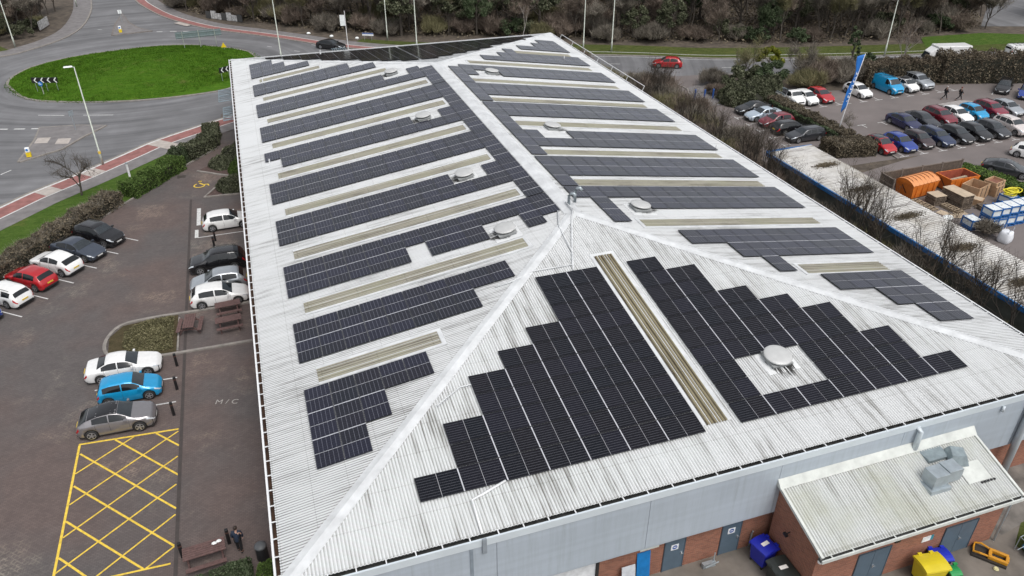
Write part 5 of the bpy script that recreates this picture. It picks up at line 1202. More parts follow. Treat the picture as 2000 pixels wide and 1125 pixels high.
hedge('hedge',[(63.9,58.6),(63.9,44.6)],1.9,1.45,14000,.09,M_BRNH,'hedge with a brown top and dark green side behind the row of five cars',2500,M_TWIG)
hedge('hedge',[(62.75,57.6),(62.9,45.2)],.35,1.25,6000,.08,M_EVG,'dark green hedge face behind the row of five cars')
hedge('hedge',[(60.2,43.8),(64.6,43.1),(64.7,41.5),(60.4,42.3)],1.6,1.35,15000,.085,M_BRNH,'wide square brown hedge block at the foot of the flagpole',1800,M_TWIG)
hedge('hedge',[(80.6,62.6),(88,62.4),(92.2,61.2)],3.0,2.9,11000,.12,M_BRNH,'brown hedge behind the blue van and silver SUV',9000,M_TWIGR)
hedge('hedge',[(92.2,61.0),(97,59.4),(104,57.0),(116,54),(130,51)],3.6,3.7,26000,.12,M_BRNH,'long tall brown hedge at the back of the right car park',22000,M_TWIGR)
hedge('hedge',[(69.9,34.6),(71.2,31.6),(71.6,26.5)],2.2,.75,9000,.085,M_HEDGE,'low green hedge behind the wooden crates')
hedge('hedge',[(-5.6,4.9),(-3.8,6.0),(-2.0,6.1)],1.6,.75,15000,.05,M_EVG,'dark green hedge in the lower left corner behind the bench')
plant(dome(52,.6,.55,1.0,3000,.05,M_HEDGE),'bush',-1.15,6.0,.9,0,'bright green bush below the litter bin','bush')
for x,y,rx,h_,m,s_,lb in ((-2.6,60.6,1.1,1.0,M_IVY,55,'low dark bush at the pointed end of the upper shrub bed'),(-.9,61.6,1.6,1.6,M_IVY,56,'glossy dark bush against the wall in the upper shrub bed'),(-.7,58.4,1.1,1.2,M_HEDGE,57,'round clipped bush in the middle of the shrub bed'),(-.6,56.2,1.25,1.4,M_HEDGE,58,'rounded green bush just below the round clipped one'),(-1.5,54.4,1.45,1.1,M_IVY,59,'dark leafy bush filling the lower shrub bed')):
    plant(dome(s_,rx*1.1,rx*1.1,h_*1.1,6500,.065,m,.10),'bush',x,y,1,0,lb,'bush')
ground_leaves('heather',[(-9.6,-6.3,27.4,31.7,lambda x,y:(x+7.2)**2/7+(y-29.6)**2/5<1)],9000,.06,simple('x',(0,0,0)) and M_TWIGG,'dry mossy heather in the raised bed',.22)
# scrub between the warehouse and the shed
WS='bushes between the warehouse and the driveway'
i=0
for y in np.arange(41,83,2.7):
    for x in (43.4,46.6,50.2):
        if x>48 and y<43: continue
        if y>79 and x>48: continue
        if x>50 and y>72 : continue
        k=rv.choice([0,1,1,2]); s=rv.uniform(.8,1.15)
        plant(PS[k],'bush',x+rv.uniform(-.9,.9),y+rv.uniform(-.9,.9),s,rv.uniform(0,6.28),['grey brown leafless bush between the warehouse and the driveway','reddish leafless bush between the warehouse and the driveway','mossy leafless bush between the warehouse and the driveway'][k],'bush',WS)
PT=[bare(61+j,8.5,3,M_DTW,.9,.010,2,3,.42,.085,simple('dark_bark',(.05,.042,.034),.9),(3,4),.35) for j in range(3)]
TS='bare trees between the warehouse and the blue edged shed'
TL_=['bare multi stemmed tree left of the row of five cars, second beyond the shed end','bare tree opposite the black saloon, in the brown scrub','bare tree at the scrub corner just beyond the shed end','first bare tree beside the far end of the shed','second bare tree beside the shed, counted from its far end','third bare tree beside the shed, counted from its far end','fourth bare tree beside the shed, counted from its far end','fifth bare tree beside the shed, counted from its far end','sixth bare tree beside the shed, at the right edge of the picture','seventh bare tree beside the shed, lowest at the right edge','bare tree in the scrub opposite the blue bollards','bare tree in the scrub nearest the road','bare tree behind the lower right roof corner']
for j,(x,y,s) in enumerate(((46.5,50.5,.85),(45.5,56,.8),(47.5,45.5,.9),(46.3,38.5,.9),(46.9,33.5,.95),(45.6,29.5,.85),(47.0,24.5,1.0),(46.2,19.5,.95),(47.4,15.5,1.05),(46.4,11.5,.95),(49.2,62,.8),(51.5,66,.7),(47.6,7.5,1.0))):
    plant(PT[j%3],'tree',x,y,s,j*1.9,TL_[j],'tree',TS)
for y in np.arange(6,42,2.6):
    k=rv.choice([0,1,2]); plant(PS[k],'bush',47.6+rv.uniform(-.6,.4),y,rv.uniform(.65,.95),rv.uniform(0,6.28),['grey brown leafless bush beside the shed wall','reddish leafless bush beside the shed wall','mossy leafless bush beside the shed wall'][k],'bush',WS)
ground_leaves('brambles',[(41.8,49.2,3,43,None)],26000,.10,M_BRNH,'low brown brambles on the ground beside the shed',.25)
ground_leaves('ivy_cover',[(41.8,49.2,22,43,None)],9000,.10,M_IVY,'patchy ivy on the ground beside the shed',.3)
# ------------------------------------------------------------ long shed with blue edge
sh=empty('shed',(51.9,20,0),'long low shed with a stained corrugated roof and a blue edge','building')
def spart(o): o.parent=sh; o.matrix_parent_inverse=Matrix.Translation((-51.9,-20,0)); return o
k=int((39.3+12)/.25*4); V=[];F=[];UV=[]
for i in range(k+1):
    y=-12+(39.3+12)*i/k; h=.03*math.cos(2*math.pi*y/.25)
    for x,z in ((49.45,2.92),(54.5,3.12)): V.append((x,y,z+h)); UV.append((y,x-49.45))
for i in range(k): F.append((2*i,2*i+1,2*i+3,2*i+2))
spart(mesh('corrugated_roof',V,F,M_SHED,uv=UV))
spart(MB().box(49.30,49.45,-12,39.4,2.62,2.98).box(49.30,54.6,39.3,39.42,2.70,3.12).build('blue_fascia',simple('shed_blue',(.015,.13,.36),.5,0,.25,2)))
spart(MB().box(49.6,49.72,-12,39.2,0,2.88).box(54.2,54.4,-12,39.2,0,3.0).box(49.72,54.2,39.1,39.2,0,2.9).build('shed_wall',simple('grey_green_shed_wall',(.10,.105,.092),.8,0,.3,1.2)))
# brown leaf stains lying on the roof
for y,x,a,b in ((34.5,52.6,1.5,.6),(28.9,52.1,1.7,.7),(23.2,52.0,1.8,.6),(17.4,52.1,1.6,.7),(12,52,1.5,.7)):
    rs=np.random.RandomState(int(y)); n=1500; q=rs.normal(size=(n,2))*np.array([a,b])*.40; q[:,0]=np.clip(q[:,0],-2.2,2.2); P=np.stack([x+q[:,0],y+q[:,1],3.06+(x+q[:,0]-52)*.04],1)
    spart(bpy.data.objects.new('leaf_patch',mesh_np('leaf_patch',quads(P,.05,.035,rs,.97),M_BRNH))); COL.objects.link([o for o in sh.children if o.name.startswith('leaf_patch')][-1])
# ------------------------------------------------------------ lamp posts
def lamp(x,y,h,az,label,grp='street lamps',col=None,yellow=False):
    e=empty('street_lamp',(x,y,0),label,'street lamp',az,grp)
    p=MB().tube([(0,0,0),(0,0,1.6),(0,0,1.62),(0,0,h)],[.125,.125,.085,.055],10).build('post',col or M_STEEL,e,smooth=True)
    MB().tube([(0,0,h-.05),(.25,0,h+.06)],.04,8).build('bracket',M_STEEL,e)
    MB().add([(.12,-.13,h),(.95,-.17,h+.05),(.95,.17,h+.05),(.12,.13,h),(.14,-.07,h+.13),(.88,-.10,h+.17),(.88,.10,h+.17),(.14,.07,h+.13)],[(0,3,2,1),(4,5,6,7),(0,1,5,4),(1,2,6,5),(2,3,7,6),(3,0,4,7)]).build('lamp_head',M_LAMPW,e,bevel=.03)
    if yellow: MB().lathe([(.135,1.3),(.135,1.6)],(0,0,0),10).build('yellow_band',M_YEL,e)
    return e
lamp(-14.45,64.95,10.4,R_(198),'tall street lamp nearest the camera, in front of the roundabout',yellow=True)
lamp(6.6,99.3,10.2,R_(190),'street lamp standing on the roundabout exit beyond the far left roof corner')
lamp(24.03,107.4,12,R_(200),'leftmost lamp post at the wood edge behind the far roof slope')
lamp(27.2,99.6,9.4,R_(180),'street lamp just right of the cut off lamp post behind the far roof slope')
lamp(51.6,90.7,8.6,R_(185),'street lamp behind the far right roof corner')
lamp(55.73,89.2,14,R_(190),'tall lamp post right of the far right roof corner, its top out of frame')
lamp(94.3,73.6,8.3,R_(190),'leaning looking street lamp right of the flag by the far road')
lamp(-32.9,122.0,11,R_(200),'lamp post at the left edge in front of the wood')
lamp(-27.7,152,10,R_(200),'lamp post beside the northern exit road at the top left')
# ------------------------------------------------------------ signs
def chevron(x,y,az,label,w=3.4):
    e=empty('chevron_sign',(x,y,island_z(x,y)-.05),label,'road sign',az)
    b=MB().box(-w/2,w/2,-.03,.03,1.15,1.85).build('board',M_BLACK,e)
    mb=MB(); n=4
    for k in range(n):
        c=-w/2+w*(k+.35)/n; 
        for s in (0,1):
            z0,z1=(1.5,1.83) if s else (1.17,1.5); xa,xb=(c,c+.28)
            if s: q=[(xa,-.034,z0),(xa+.17,-.034,z0),(xb+.17,-.034,z1),(xb,-.034,z1)]
            else: q=[(xb,-.034,z0),(xb+.17,-.034,z0),(xa+.17,-.034,z1),(xa,-.034,z1)]
            mb.add(q,[(0,1,2,3)])
    mb.build('white_chevrons',M_LAMPW,b)
    for sx in (-w*.4,0,w*.4): MB().tube([(sx,.06,0),(sx,.06,1.85)],.035,6).build('leg',M_GALV,e)
    return e
chevron(-24.0,94.2,R_(-16),'black and white chevron board on the left of the roundabout island')
e=empty('keep_left_sign',(-24.35,93.2,island_z(-24.3,93.2)-.1),'blue round arrow sign on a pale post in front of the left chevron board','road sign',R_(-20))
MB().tube([(0,0,0),(0,0,1.5)],.06,8).build('post',M_STEEL,e); b=MB().lathe([(.30,0),(.30,.03)],(0,0,0),20).build('disc',simple('sign_bright_blue',(.02,.18,.55),.4),e); b.location=(0,-.07,1.45); b.rotation_euler=(R_(90),0,0)
MB().add([(-.2,-.12,1.42),(.15,-.12,1.34),(.15,-.12,1.46),(-.2,-.12,1.54)],[(0,1,2,3)]).add([(-.26,-.12,1.50),(-.06,-.12,1.66),(-.06,-.12,1.36)],[(0,1,2)]).build('white_arrow',M_LAMPW,e)
chevron(-.9,92.3,R_(35),'chevron board at the right of the island, partly hidden by the roof corner',3.0)
e=empty('direction_sign',(-4.9,112.3,island_z(-4.9,112.3)-.05),'wide grey backed direction sign at the far side of the island','road sign',R_(5))
MB().box(-3.4,3.4,0,.05,1.5,2.5).build('board',simple('sign_back_grey',(.17,.22,.225),.5,.2),e); 
MB().box(-3.4,3.4,-.05,0,2.25,2.32).box(-3.4,3.4,-.05,0,1.65,1.72).build('rail',M_GALV,e)
for sx in (-2.4,0,2.4): MB().tube([(sx,-.08,0),(sx,-.08,2.6)],.06 if sx==0 else .045,8).build('leg',M_STEEL,e)
def lit_bollard(x,y,label):
    e=empty('traffic_bollard',(x,y,.11),label,'bollard')
    MB().box(-.24,.24,-.17,.17,0,.5).build('yellow_base',simple('bollard_yellow',(.75,.55,.02),.4),e,bevel=.03)
    MB().box(-.22,.22,-.15,.15,.5,1.05).build('white_top',simple('bollard_white',(.8,.82,.82),.35),e,bevel=.08)
    b=MB().lathe([(.13,0),(.13,.01)],(0,0,0),16).build('blue_disc',simple('sign_bright_blue',(.02,.18,.55),.4),e); b.location=(-.02,-.152,.80); b.rotation_euler=(R_(90),0,0)
lit_bollard(-22.2,69.8,'white and yellow keep left bollard on the nearer splitter island')
lit_bollard(-17.85,127.0,'small yellow traffic bollard on the far splitter island')
e=empty('sign_post',(-18.3,135,.1),'grey backed sign on a post on the far splitter island','road sign'); MB().tube([(0,0,0),(0,0,2.2)],.04,6).build('post',M_GALV,e); MB().box(-.3,.3,-.02,.02,1.5,2.1).build('plate',M_LAMPW,e)
e=empty('sign_post',(-18.6,77.4,.1),'narrow grey sign post on the nearer splitter island','road sign',R_(40)); MB().tube([(0,0,0),(0,0,2.3)],.045,6).build('post',M_GALV,e); MB().box(-.28,.28,-.02,.02,1.7,2.3).build('plate',M_GALV,e)
e=empty('street_name_sign',(21.0,108.3,0),'blue and white street name plate in front of the wood','road sign',R_(-28)); MB().box(-.95,.95,-.03,.03,.8,1.25).build('plate',simple('sign_white',(.78,.8,.82),.5),e); MB().box(-.95,.95,-.036,-.03,1.08,1.25).build('blue_stripe',simple('sign_blue',(.03,.09,.33),.5),e)
for sx in (-.6,.6): MB().tube([(sx,.03,0),(sx,.03,.9)],.03,6).build('leg',M_GALV,e)
e=empty('road_works_sign',(-1.4,108.6,.6),'small yellow sign at the far right edge of the island','road sign'); MB().add([(-.4,0,.1),(.4,0,.1),(0,0,.85)],[(0,1,2)]).add([(-.4,.04,.1),(0,.04,.85),(.4,.04,.1)],[(0,1,2)]).build('plate',simple('bollard_yellow',(.75,.55,.02),.4),e); MB().tube([(0,.03,-.2),(0,.03,.3)],.03,6).build('post',M_GALV,e)
e=empty('banner_post',(16.9,102.2,0),'white lamp column with a white banner rising beyond the far roof slope','sign',R_(-15)); MB().tube([(0,0,0),(0,0,6.2)],[.07,.045],8).build('post',simple('white_post',(.72,.72,.72),.5),e); MB().box(-.80,-.06,-.02,.02,4.0,5.6).build('banner',M_LAMPW,e)
e=empty('estate_sign_board',(-30.6,134.6,0),'grey and white graffiti covered board at the wood edge left of the exit road','sign',R_(80)); MB().box(-2.2,2.2,-.05,.05,.2,1.6).build('board',simple('spotted_board',(.42,.42,.42),.7,0,.6,3),e); MB().tube([(-2,0,0),(-2,0,1.6)],.06,6).tube([(2,0,0),(2,0,1.6)],.06,6).build('leg',M_TIMB,e)
e=empty('hoarding',(-1.0,130.8,0),'ragged black and white hoarding at the foot of the wood beyond the roundabout','fence',R_(-43))
for k in range(7):
    MB().box(-4.2+k*1.2,-4.2+k*1.2+1.12,-.05,.05,.15,1.35+.2*math.sin(k*2.1)).build('panel',simple('spotted_board',(.42,.42,.42),.7,0,.6,3) if k%3 else simple('dark_board',(.06,.06,.06),.8),e)
for x,y,lb in ((12.2,115.6,'leftmost white litter bag at the wood edge'),(15.6,112.4,'middle white litter bag at the wood edge'),(19.4,109.7,'rightmost white litter bag left of the street name plate')):
    tag(MB().lathe([(.10,0),(.28,.10),(.22,.30),(.06,.38)],(x,y,.05),9,sx=1.3).build('litter_bag',M_LAMPW,smooth=True),lb,'litter')
# white marker post on the verge
e=empty('marker_post',(-11.05,57.95,.05),'short white metal post standing in the clipped hedge by the verge','post'); MB().tube([(0,0,0),(0,0,2.4)],.10,10).build('post',simple('white_post',(.72,.72,.72),.5),e); MB().lathe([(.13,2.4),(.13,2.5),(.05,2.54)],(0,0,0),10).build('cap',M_GALV,e)
# timber bollards
def bollard(x,y,label,h=1.0,lean=0,grp='dark timber bollards'):
    e=empty('timber_bollard',(x,y,0),label,'bollard',R_(8),grp); MB().box(-.085,.085,-.085,.085,-.02,h).build('post',M_BLACK,e,bevel=.015); MB().box(-.09,.09,-.09,.09,h-.22,h-.16).build('band',simple('brown_band',(.09,.04,.03),.7),e)
    return e
bollard(-3.33,43.3,'farther of the two dark bollards behind the white hatchback'); bollard(-3.42,42.1,'nearer of the two dark bollards behind the white hatchback, by the black SUV')
bollard(-5.94,25.35,'dark bollard in front of the white saloon'); bollard(-5.86,22.7,'dark bollard in front of the bright blue hatchback'); bollard(-5.97,20.1,'dark bollard in front of the grey crossover')
bollard(-5.18,8.55,'dark bollard at the left end of the bench'); bollard(-2.95,8.7,'dark bollard beside the person in the dark coat')
# picnic tables
def picnic(x,y,rz,label,n=6):
    e=empty('picnic_table',(x,y,.02),label,'picnic table',rz,'brown timber picnic tables')
    t=MB()
    for k in range(5): t.box(-.9,.9,-.38+k*.155,-.38+k*.155+.14,.72,.76)
    t.build('table_top',M_TIMB,e)
    for s in (-1,1):
        b=MB()
        for k in range(2): y0=s*.72-.14+k*.145; b.box(-.9,.9,y0,y0+.135,.42,.46)
        b.build('seat',M_TIMB,e)
    for sx in (-.62,.62):
        MB().tube([(sx,-.7,0),(sx,-.22,.72)],.04,4).build('leg',M_TIMB,e); MB().tube([(sx,.7,0),(sx,.22,.72)],.04,4).build('leg',M_TIMB,e)
        MB().box(sx-.03,sx+.03,-.82,.82,.36,.42).build('crossbar',M_TIMB,e)
    return e
picnic(-5.1,29.6,R_(84),'picnic table standing crosswise beside the mossy bed'); picnic(-2.45,31.1,R_(4),'farther of the two parallel picnic tables by the warehouse'); picnic(-2.45,29.0,R_(4),'nearer of the two parallel picnic tables by the warehouse')
e=empty('bench',(-4.05,8.05,0),'brown slatted table bench beside a dark bollard in the lower left','bench',R_(5)); t=MB()
for k in range(6): t.box(-1.0,1.0,-.42+k*.142,-.42+k*.142+.125,.70,.74)
t.build('table_top',M_TIMB,e); MB().box(-.95,.95,-.95,-.70,.40,.44).build('seat',M_TIMB,e)
for sx in (-.8,.8):
    MB().box(sx-.04,sx+.04,-.36,-.28,0,.70).build('leg',M_TIMB,e); MB().box(sx-.04,sx+.04,.28,.36,0,.70).build('leg',M_TIMB,e); MB().box(sx-.03,sx+.03,-.9,.2,.34,.40).build('crossbar',M_TIMB,e)
for x,y,lb in ((-3.55,8.22,'crumpled white paper on the bench, left piece'),(-3.33,8.30,'crumpled white paper on the bench, right piece')):
    tag(MB().lathe([(.03,0),(.10,.02),(.07,.06),(.02,.07)],(x,y,.742),7,sx=1.4).build('paper',M_LAMPW),lb,'litter')
e=empty('litter_bin',(-1.36,7.15,0),'round dark litter bin with a grey lid beside the warehouse gutter','bin'); MB().lathe([(.26,0),(.29,.1),(.29,.85),(.27,.9)],(0,0,0),20).build('body',M_PLAS,e,smooth=False); MB().lathe([(.31,.9),(.31,.96),(.22,1.04),(.05,1.07)],(0,0,0),20).build('lid',simple('bin_lid_grey',(.09,.095,.10),.5),e,smooth=True)
for x,y,lb in ((56.1,64.4,'leftmost of the three blue bollards on the driveway pavement'),(57.2,63.9,'middle one of the three blue bollards on the driveway pavement'),(58.4,63.8,'blue bollard nearest the round bush')):
    e=empty('blue_bollard',(x,y,.08),lb,'bollard',0,'blue bollards'); MB().tube([(0,0,0),(0,0,1.15)],.11,10).build('post',simple('bollard_blue',(.02,.09,.33),.5),e); MB().lathe([(.13,1.15),(.10,1.22),(.02,1.25)],(0,0,0),10).build('cap',simple('bollard_blue',(.02,.09,.33),.5),e)
# ------------------------------------------------------------ feather flag
e=empty('flag',(64.17,46.74,0),'tall blue feather flag on a white pole above the hedge corner','flag')
top_=Vector((1.6,.2,9.4)); MB().tube([(0,0,0),(.35,.02,2.5),(.80,.08,5.5),tuple(top_)],[.07,.06,.05,.035],8).build('pole',simple('white_post',(.72,.72,.72),.5),e,smooth=True)
V=[];F=[];n=16
def polep(z):
    return Vector((float(np.interp(z,[0,2.5,5.5,9.4],[0,.35,.80,1.6])),float(np.interp(z,[0,2.5,5.5,9.4],[0,.02,.08,.2])),z))
for i in range(n+1):
    z=3.6+(9.35-3.6)*i/n; p=polep(z); w=float(np.interp(i/n,[0,.08,.4,.75,1],[.75,1.0,.80,.75,1.25]))
    for k in range(5):
        t=k/4; V.append((p.x-w*t,p.y-.25*t+.09*math.sin(i*.8+t*3)*t,z+(-.55*t if i<2 else -.10*t)))
for i in range(n):
    for k in range(4): F.append((i*5+k,i*5+k+1,(i+1)*5+k+1,(i+1)*5+k))
f=mesh('cloth',V,F,simple('flag_blue',(.01,.135,.46),.6,0,.06),e,smooth=True); sm=f.modifiers.new('thick','SOLIDIFY'); sm.thickness=.012; sm.offset=0
mb=MB()
for k in range(8):
    z=4.35+k*.42; p=polep(z+.2); c=p.x-.42; y=p.y-.30
    wd=.17
    mb.add([(c-wd,y,z),(c+wd,y,z+.04),(c+wd,y,z+.12),(c-wd,y,z+.08)],[(0,1,2,3)])
    if k%2: mb.add([(c-wd,y,z+.08),(c-wd+.08,y,z+.08),(c-wd+.10,y,z+.28),(c-wd+.02,y,z+.28)],[(0,1,2,3)])
    if k%3!=1: mb.add([(c+wd-.09,y,z+.08),(c+wd-.01,y,z+.08),(c+wd-.0,y,z+.27),(c+wd-.08,y,z+.27)],[(0,1,2,3)])
mb.build('white_lettering',M_LAMPW,e)
# ------------------------------------------------------------ yard behind the shed
M_OR=simple('orange_skip_paint',(.62,.165,.02),.55,0,.15,2); M_ORD=simple('rusty_skip_inside',(.28,.06,.03),.8,0,.3,2)
def skip(x,y,rz,label,covered):
    e=empty('skip',(x,y,0),label,'skip',rz,None); L_,w,h=1.78,1.03,1.45
    V=[(-L_+.25,-w+.1,.1),(L_-.25,-w+.1,.1),(L_-.25,w-.1,.1),(-L_+.25,w-.1,.1),(-L_,-w,h),(L_,-w,h),(L_,w,h),(-L_,w,h)]
    iv=[(a*.94,b*.92,z+(.08 if z<1 else 0)) for a,b,z in V]
    mesh('body',V+iv,[(0,3,2,1),(0,1,5,4),(1,2,6,5),(2,3,7,6),(3,0,4,7),(4,5,13,12),(5,6,14,13),(6,7,15,14),(7,4,12,15)],M_OR,e)
    mesh('inside',iv,[(0,1,2,3),(1,0,4,5),(2,1,5,6),(3,2,6,7),(0,3,7,4)],M_ORD,e)
    for sy in (-1,1):
        for k in range(4):
            xx=-1.15+k*.77; MB().box(xx-.05,xx+.05,sy*(w-.02)-.05,sy*(w-.02)+.05,.25,h-.05).build('rib',M_OR,e)
    for sx in (-1,1): MB().add([(sx*(L_-.12),-.35,.5),(sx*(L_-.10),-.25,.5),(sx*(L_-.0),.30,1.2),(sx*(L_-.0),.18,1.2)],[(0,1,2,3)]).build('warning_stripe',M_BLACK,e)
    if covered:
        V=[];F=[];n=14;m=8
        for i in range(n+1):
            for j in range(m+1):
                a=-L_-.03+2*(L_+.03)*i/n; b=-w-.03+2*(w+.03)*j/m; V.append((a,b,h+.02+.42*math.sin(math.pi*j/m)**.7+ (.03 if i%2 else 0)))
        for i in range(n):
            for j in range(m): F.append((i*(m+1)+j,(i+1)*(m+1)+j,(i+1)*(m+1)+j+1,i*(m+1)+j+1))
        o=mesh('ribbed_lid',V,F,simple('orange_lid',(.66,.27,.10),.5,0,.08,1),e)
        V=[]; F=[]
        for i in (0,n):
            pass
        mb=MB()
        for k in range(7):
            a=-L_+.25+k*.54; mb.tube([(a,-w,h+.05),(a,-w*.5,h+.42),(a,0,h+.50),(a,w*.5,h+.42),(a,w,h+.05)],.03,5)
        mb.build('lid_rib',simple('dark_orange',(.30,.10,.03),.6),e)
        for sx in (-1,1): mesh('lid_end',[(sx*(L_+.02),-w+2*w*j/8,h+.02+.42*math.sin(math.pi*j/8)**.7) for j in range(9)],[tuple(range(9))],M_OR,e)
    return e
skip(61.55,31.75,R_(7),'covered orange skip with a ribbed lid beside the timber fence',True)
skip(66.3,31.6,R_(0),'open orange skip holding loose planks',False)
tag(MB().box(65.0,67.7,31.5,31.75,.9,1.02,0,.10).box(65.2,67.5,31.15,31.3,.85,.95,0,-.12).build('loose_planks',simple('weathered_planks',(.35,.28,.20),.8,0,.2,3)),'loose planks lying in the open orange skip','timber')
e=empty('timber_fence',(59.3,33.4,0),'brown close boarded timber fence behind the skips','fence')
def fpan(a,b):
    mb=MB(); strip(mb,[(a[0]-59.3,a[1]-33.4),(b[0]-59.3,b[1]-33.4)],-.03,.03,.05,1.85); mb.build('fence_panel',simple('brown_fence',(.10,.075,.058),.85,0,.3,5),e)
    mb=MB(); strip(mb,[(a[0]-59.3,a[1]-33.4),(b[0]-59.3,b[1]-33.4)],-.06,.06,1.85,1.93); strip(mb,[(a[0]-59.3,a[1]-33.4),(b[0]-59.3,b[1]-33.4)],.03,.08,1.2,1.3); mb.build('rail',simple('brown_fence_rail',(.16,.13,.11),.85),e)
fp=[(58.5,31.6),(58.6,33.4),(61.1,33.45),(63.6,33.5),(66.1,33.5),(68.7,33.55)]
for a,b in zip(fp,fp[1:]): fpan(a,b)
for a in fp: MB().box(a[0]-59.3-.07,a[0]-59.3+.07,a[1]-33.4-.07,a[1]-33.4+.07,0,2.0).build('post',simple('brown_fence_rail',(.16,.13,.11),.85),e)
M_PAL=simple('pallet_wood',(.30,.235,.165),.85,0,.3,3); M_PALD=simple('old_pallet_wood',(.16,.125,.095),.9,0,.35,3); M_BOARD=simple('pale_board',(.46,.37,.27),.8,0,.15,2)
def pallet_stack(x,y,rz,n,label,mat,lx=.6,ly=.5,top=False):
    e=empty('pallet_stack',(x,y,0),label,'pallets',rz,'stacks of wooden pallets')
    for k in range(n):
        z=k*.15; jx,jy=rnd.uniform(-.05,.05),rnd.uniform(-.05,.05); mb=MB()
        for j in range(6): xx=-lx+jx+(2*lx-.12)*j/5; mb.box(xx,xx+.12,-ly+jy,ly+jy,z+.12,z+.14)
        for j in range(3): yy=-ly+jy+(2*ly-.1)*j/2; mb.box(-lx+jx,lx+jx,yy,yy+.1,z+.02,z+.12)
        for j in range(3): xx=-lx+jx+(2*lx-.12)*j/2; mb.box(xx,xx+.12,-ly+jy,ly+jy,z,z+.02)
        mb.build('pallet',mat,e)
    if top: MB().box(-lx-.03,lx+.03,-ly-.03,ly+.03,n*.15,n*.15+.03).build('top_board',M_BOARD,e)
pallet_stack(61.8,29.4,R_(88),6,'small dark pallet stack topped with a board in front of the covered skip',M_PALD,.6,.62,True)
pallet_stack(63.4,28.55,R_(92),9,'tall long pallet stack with a pale board on top',M_PALD,1.25,.64,True)
pallet_stack(60.45,29.3,R_(94),1,'single slatted pallet lying flat by the shed roof edge',M_PAL,1.25,.38)
pallet_stack(62.1,27.6,R_(95),2,'low pale slatted pallets between the two stacks',M_PAL,.95,.42)
tag(MB().box(60.9,62.6,25.9,26.7,.02,.05,0,-.5).box(61.6,62.8,26.2,27.0,.06,.09,0,-.2).box(60.4,61.3,26.8,27.8,.02,.05,0,.3).build('loose_boards',M_BOARD),'loose boards lying on the ground below the pallet stacks','timber')
M_PLY=simple('plywood_crate',(.42,.27,.16),.75,0,.15,2); M_PLYI=simple('crate_inside',(.20,.085,.055),.8,0,.2,2)
def crate(x,y,z,rz,L_,w,h,label,open_=True,grp='timber crates'):
    e=empty('wooden_crate',(x,y,z),label,'crate',rz,grp); t=.08
    MB().box(-L_,L_,-w,-w+t,0,h).box(-L_,L_,w-t,w,0,h).box(-L_,-L_+t,-w+t,w-t,0,h).box(L_-t,L_,-w+t,w-t,0,h).build('side_panel',M_PLY,e)
    if open_: MB().box(-L_+t,L_-t,-w+t,w-t,.1,.2).build('inner_floor',M_PLYI,e)
    else: MB().box(-L_+t,L_-t,-w+t,w-t,h-.05,h-.01).build('lid',M_BOARD,e)
    for sx in (-L_*.5,L_*.4):
        MB().box(sx-.05,sx+.05,-w-.03,-w,0,h).build('batten',M_PALD,e)
crate(66.5,29.45,0,R_(18),1.08,.85,1.3,'large open plywood crate beside the tall pallet stack')
crate(68.75,29.2,0,R_(12),.7,.6,.5,'lower closed crate under the small open crate',False); crate(68.7,29.25,.51,R_(16),.72,.6,.5,'small closed crate in the middle of its stack',False); crate(68.7,29.4,1.02,R_(14),.8,.62,.40,'shallow open crate on top of its stack behind the large crate')
e=empty('coiled_hose',(68.1,27.0,1.05),'heap of yellow coiled hose on a blue container','hose')
mb=MB()
for k in range(9):
    r=.35+.18*rnd.random(); ox,oy=rnd.uniform(-.3,.3),rnd.uniform(-.18,.18); mb.tube([(ox+r*1.5*math.cos(t*.45),oy+r*math.sin(t*.45),.08+k*.045+.05*math.sin(t+k)) for t in range(15)],.055,6)
mb.build('coil',simple('hose_yellow',(.66,.58,.02),.5),e,smooth=True)
M_CAGE=simple('blue_cage',(.02,.12,.36),.5); M_TANK=simple('milky_tank',(.66,.70,.71),.4,0,.05,2)
def ibc(x,y,z,label,rz=R_(-4),low=False):
    e=empty('caged_tank',(x,y,z),label,'tank',rz,'blue framed white tanks in the yard')
    MB().box(-.48,.48,-.56,.56,.16,.98).build('tank',M_TANK,e,bevel=.05)
    MB().box(-.5,.5,-.6,.6,0,.07).box(-.5,-.38,-.6,.6,.05,.15).box(.38,.5,-.6,.6,.05,.15).box(-.06,.06,-.6,.6,.05,.15).build('pallet_base',M_CAGE,e)
    mb=MB()
    for zz in (.22,.84): mb.box(-.52,.52,-.62,-.59,zz,zz+.13).box(-.52,.52,.59,.62,zz,zz+.13).box(-.53,-.5,-.6,.6,zz,zz+.13).box(.5,.53,-.6,.6,zz,zz+.13)
    for sx in (-.53,.47):
        for sy in (-.63,.57): mb.box(sx-.02,sx+.09,sy,sy+.06,.05,1.02)
    mb.build('cage',M_CAGE,e)
    MB().lathe([(.12,.98),(.12,1.02),(.03,1.04)],(0,0,0),12).build('cap',simple('white_cap',(.7,.7,.7),.5),e)
    return e
RN=['leftmost','second','third','fourth','fifth','sixth']
for k in range(6):
    for lv in (0,1):
        ibc(62.3+k*1.08,23.8+k*.05,lv*1.04,'%s white tank of the %s tier, in a blue frame'%(RN[k],'upper' if lv else 'lower'))
ibc(60.9,24.3,0,'single white tank in a blue frame left of the double tank row')
ibc(68.0,27.0,0,'single tank under the yellow hose',R_(10))
e=empty('bulk_bag',(61.5,21.2,0),'full white bulk bag slumped beside the tanks','bag',.3)
V=[];F=[];n=20
for zz,r in ((0,.50),(.12,.60),(.45,.63),(.8,.56),(1.0,.50),(1.06,.40)):
    for k in range(n):
        t=6.283*k/n; q=(abs(math.cos(t))**4+abs(math.sin(t))**4)**-.25; V.append((r*q*.86*math.cos(t),r*q*.86*math.sin(t),zz+.04*math.sin(5*t)*(zz>.7)))
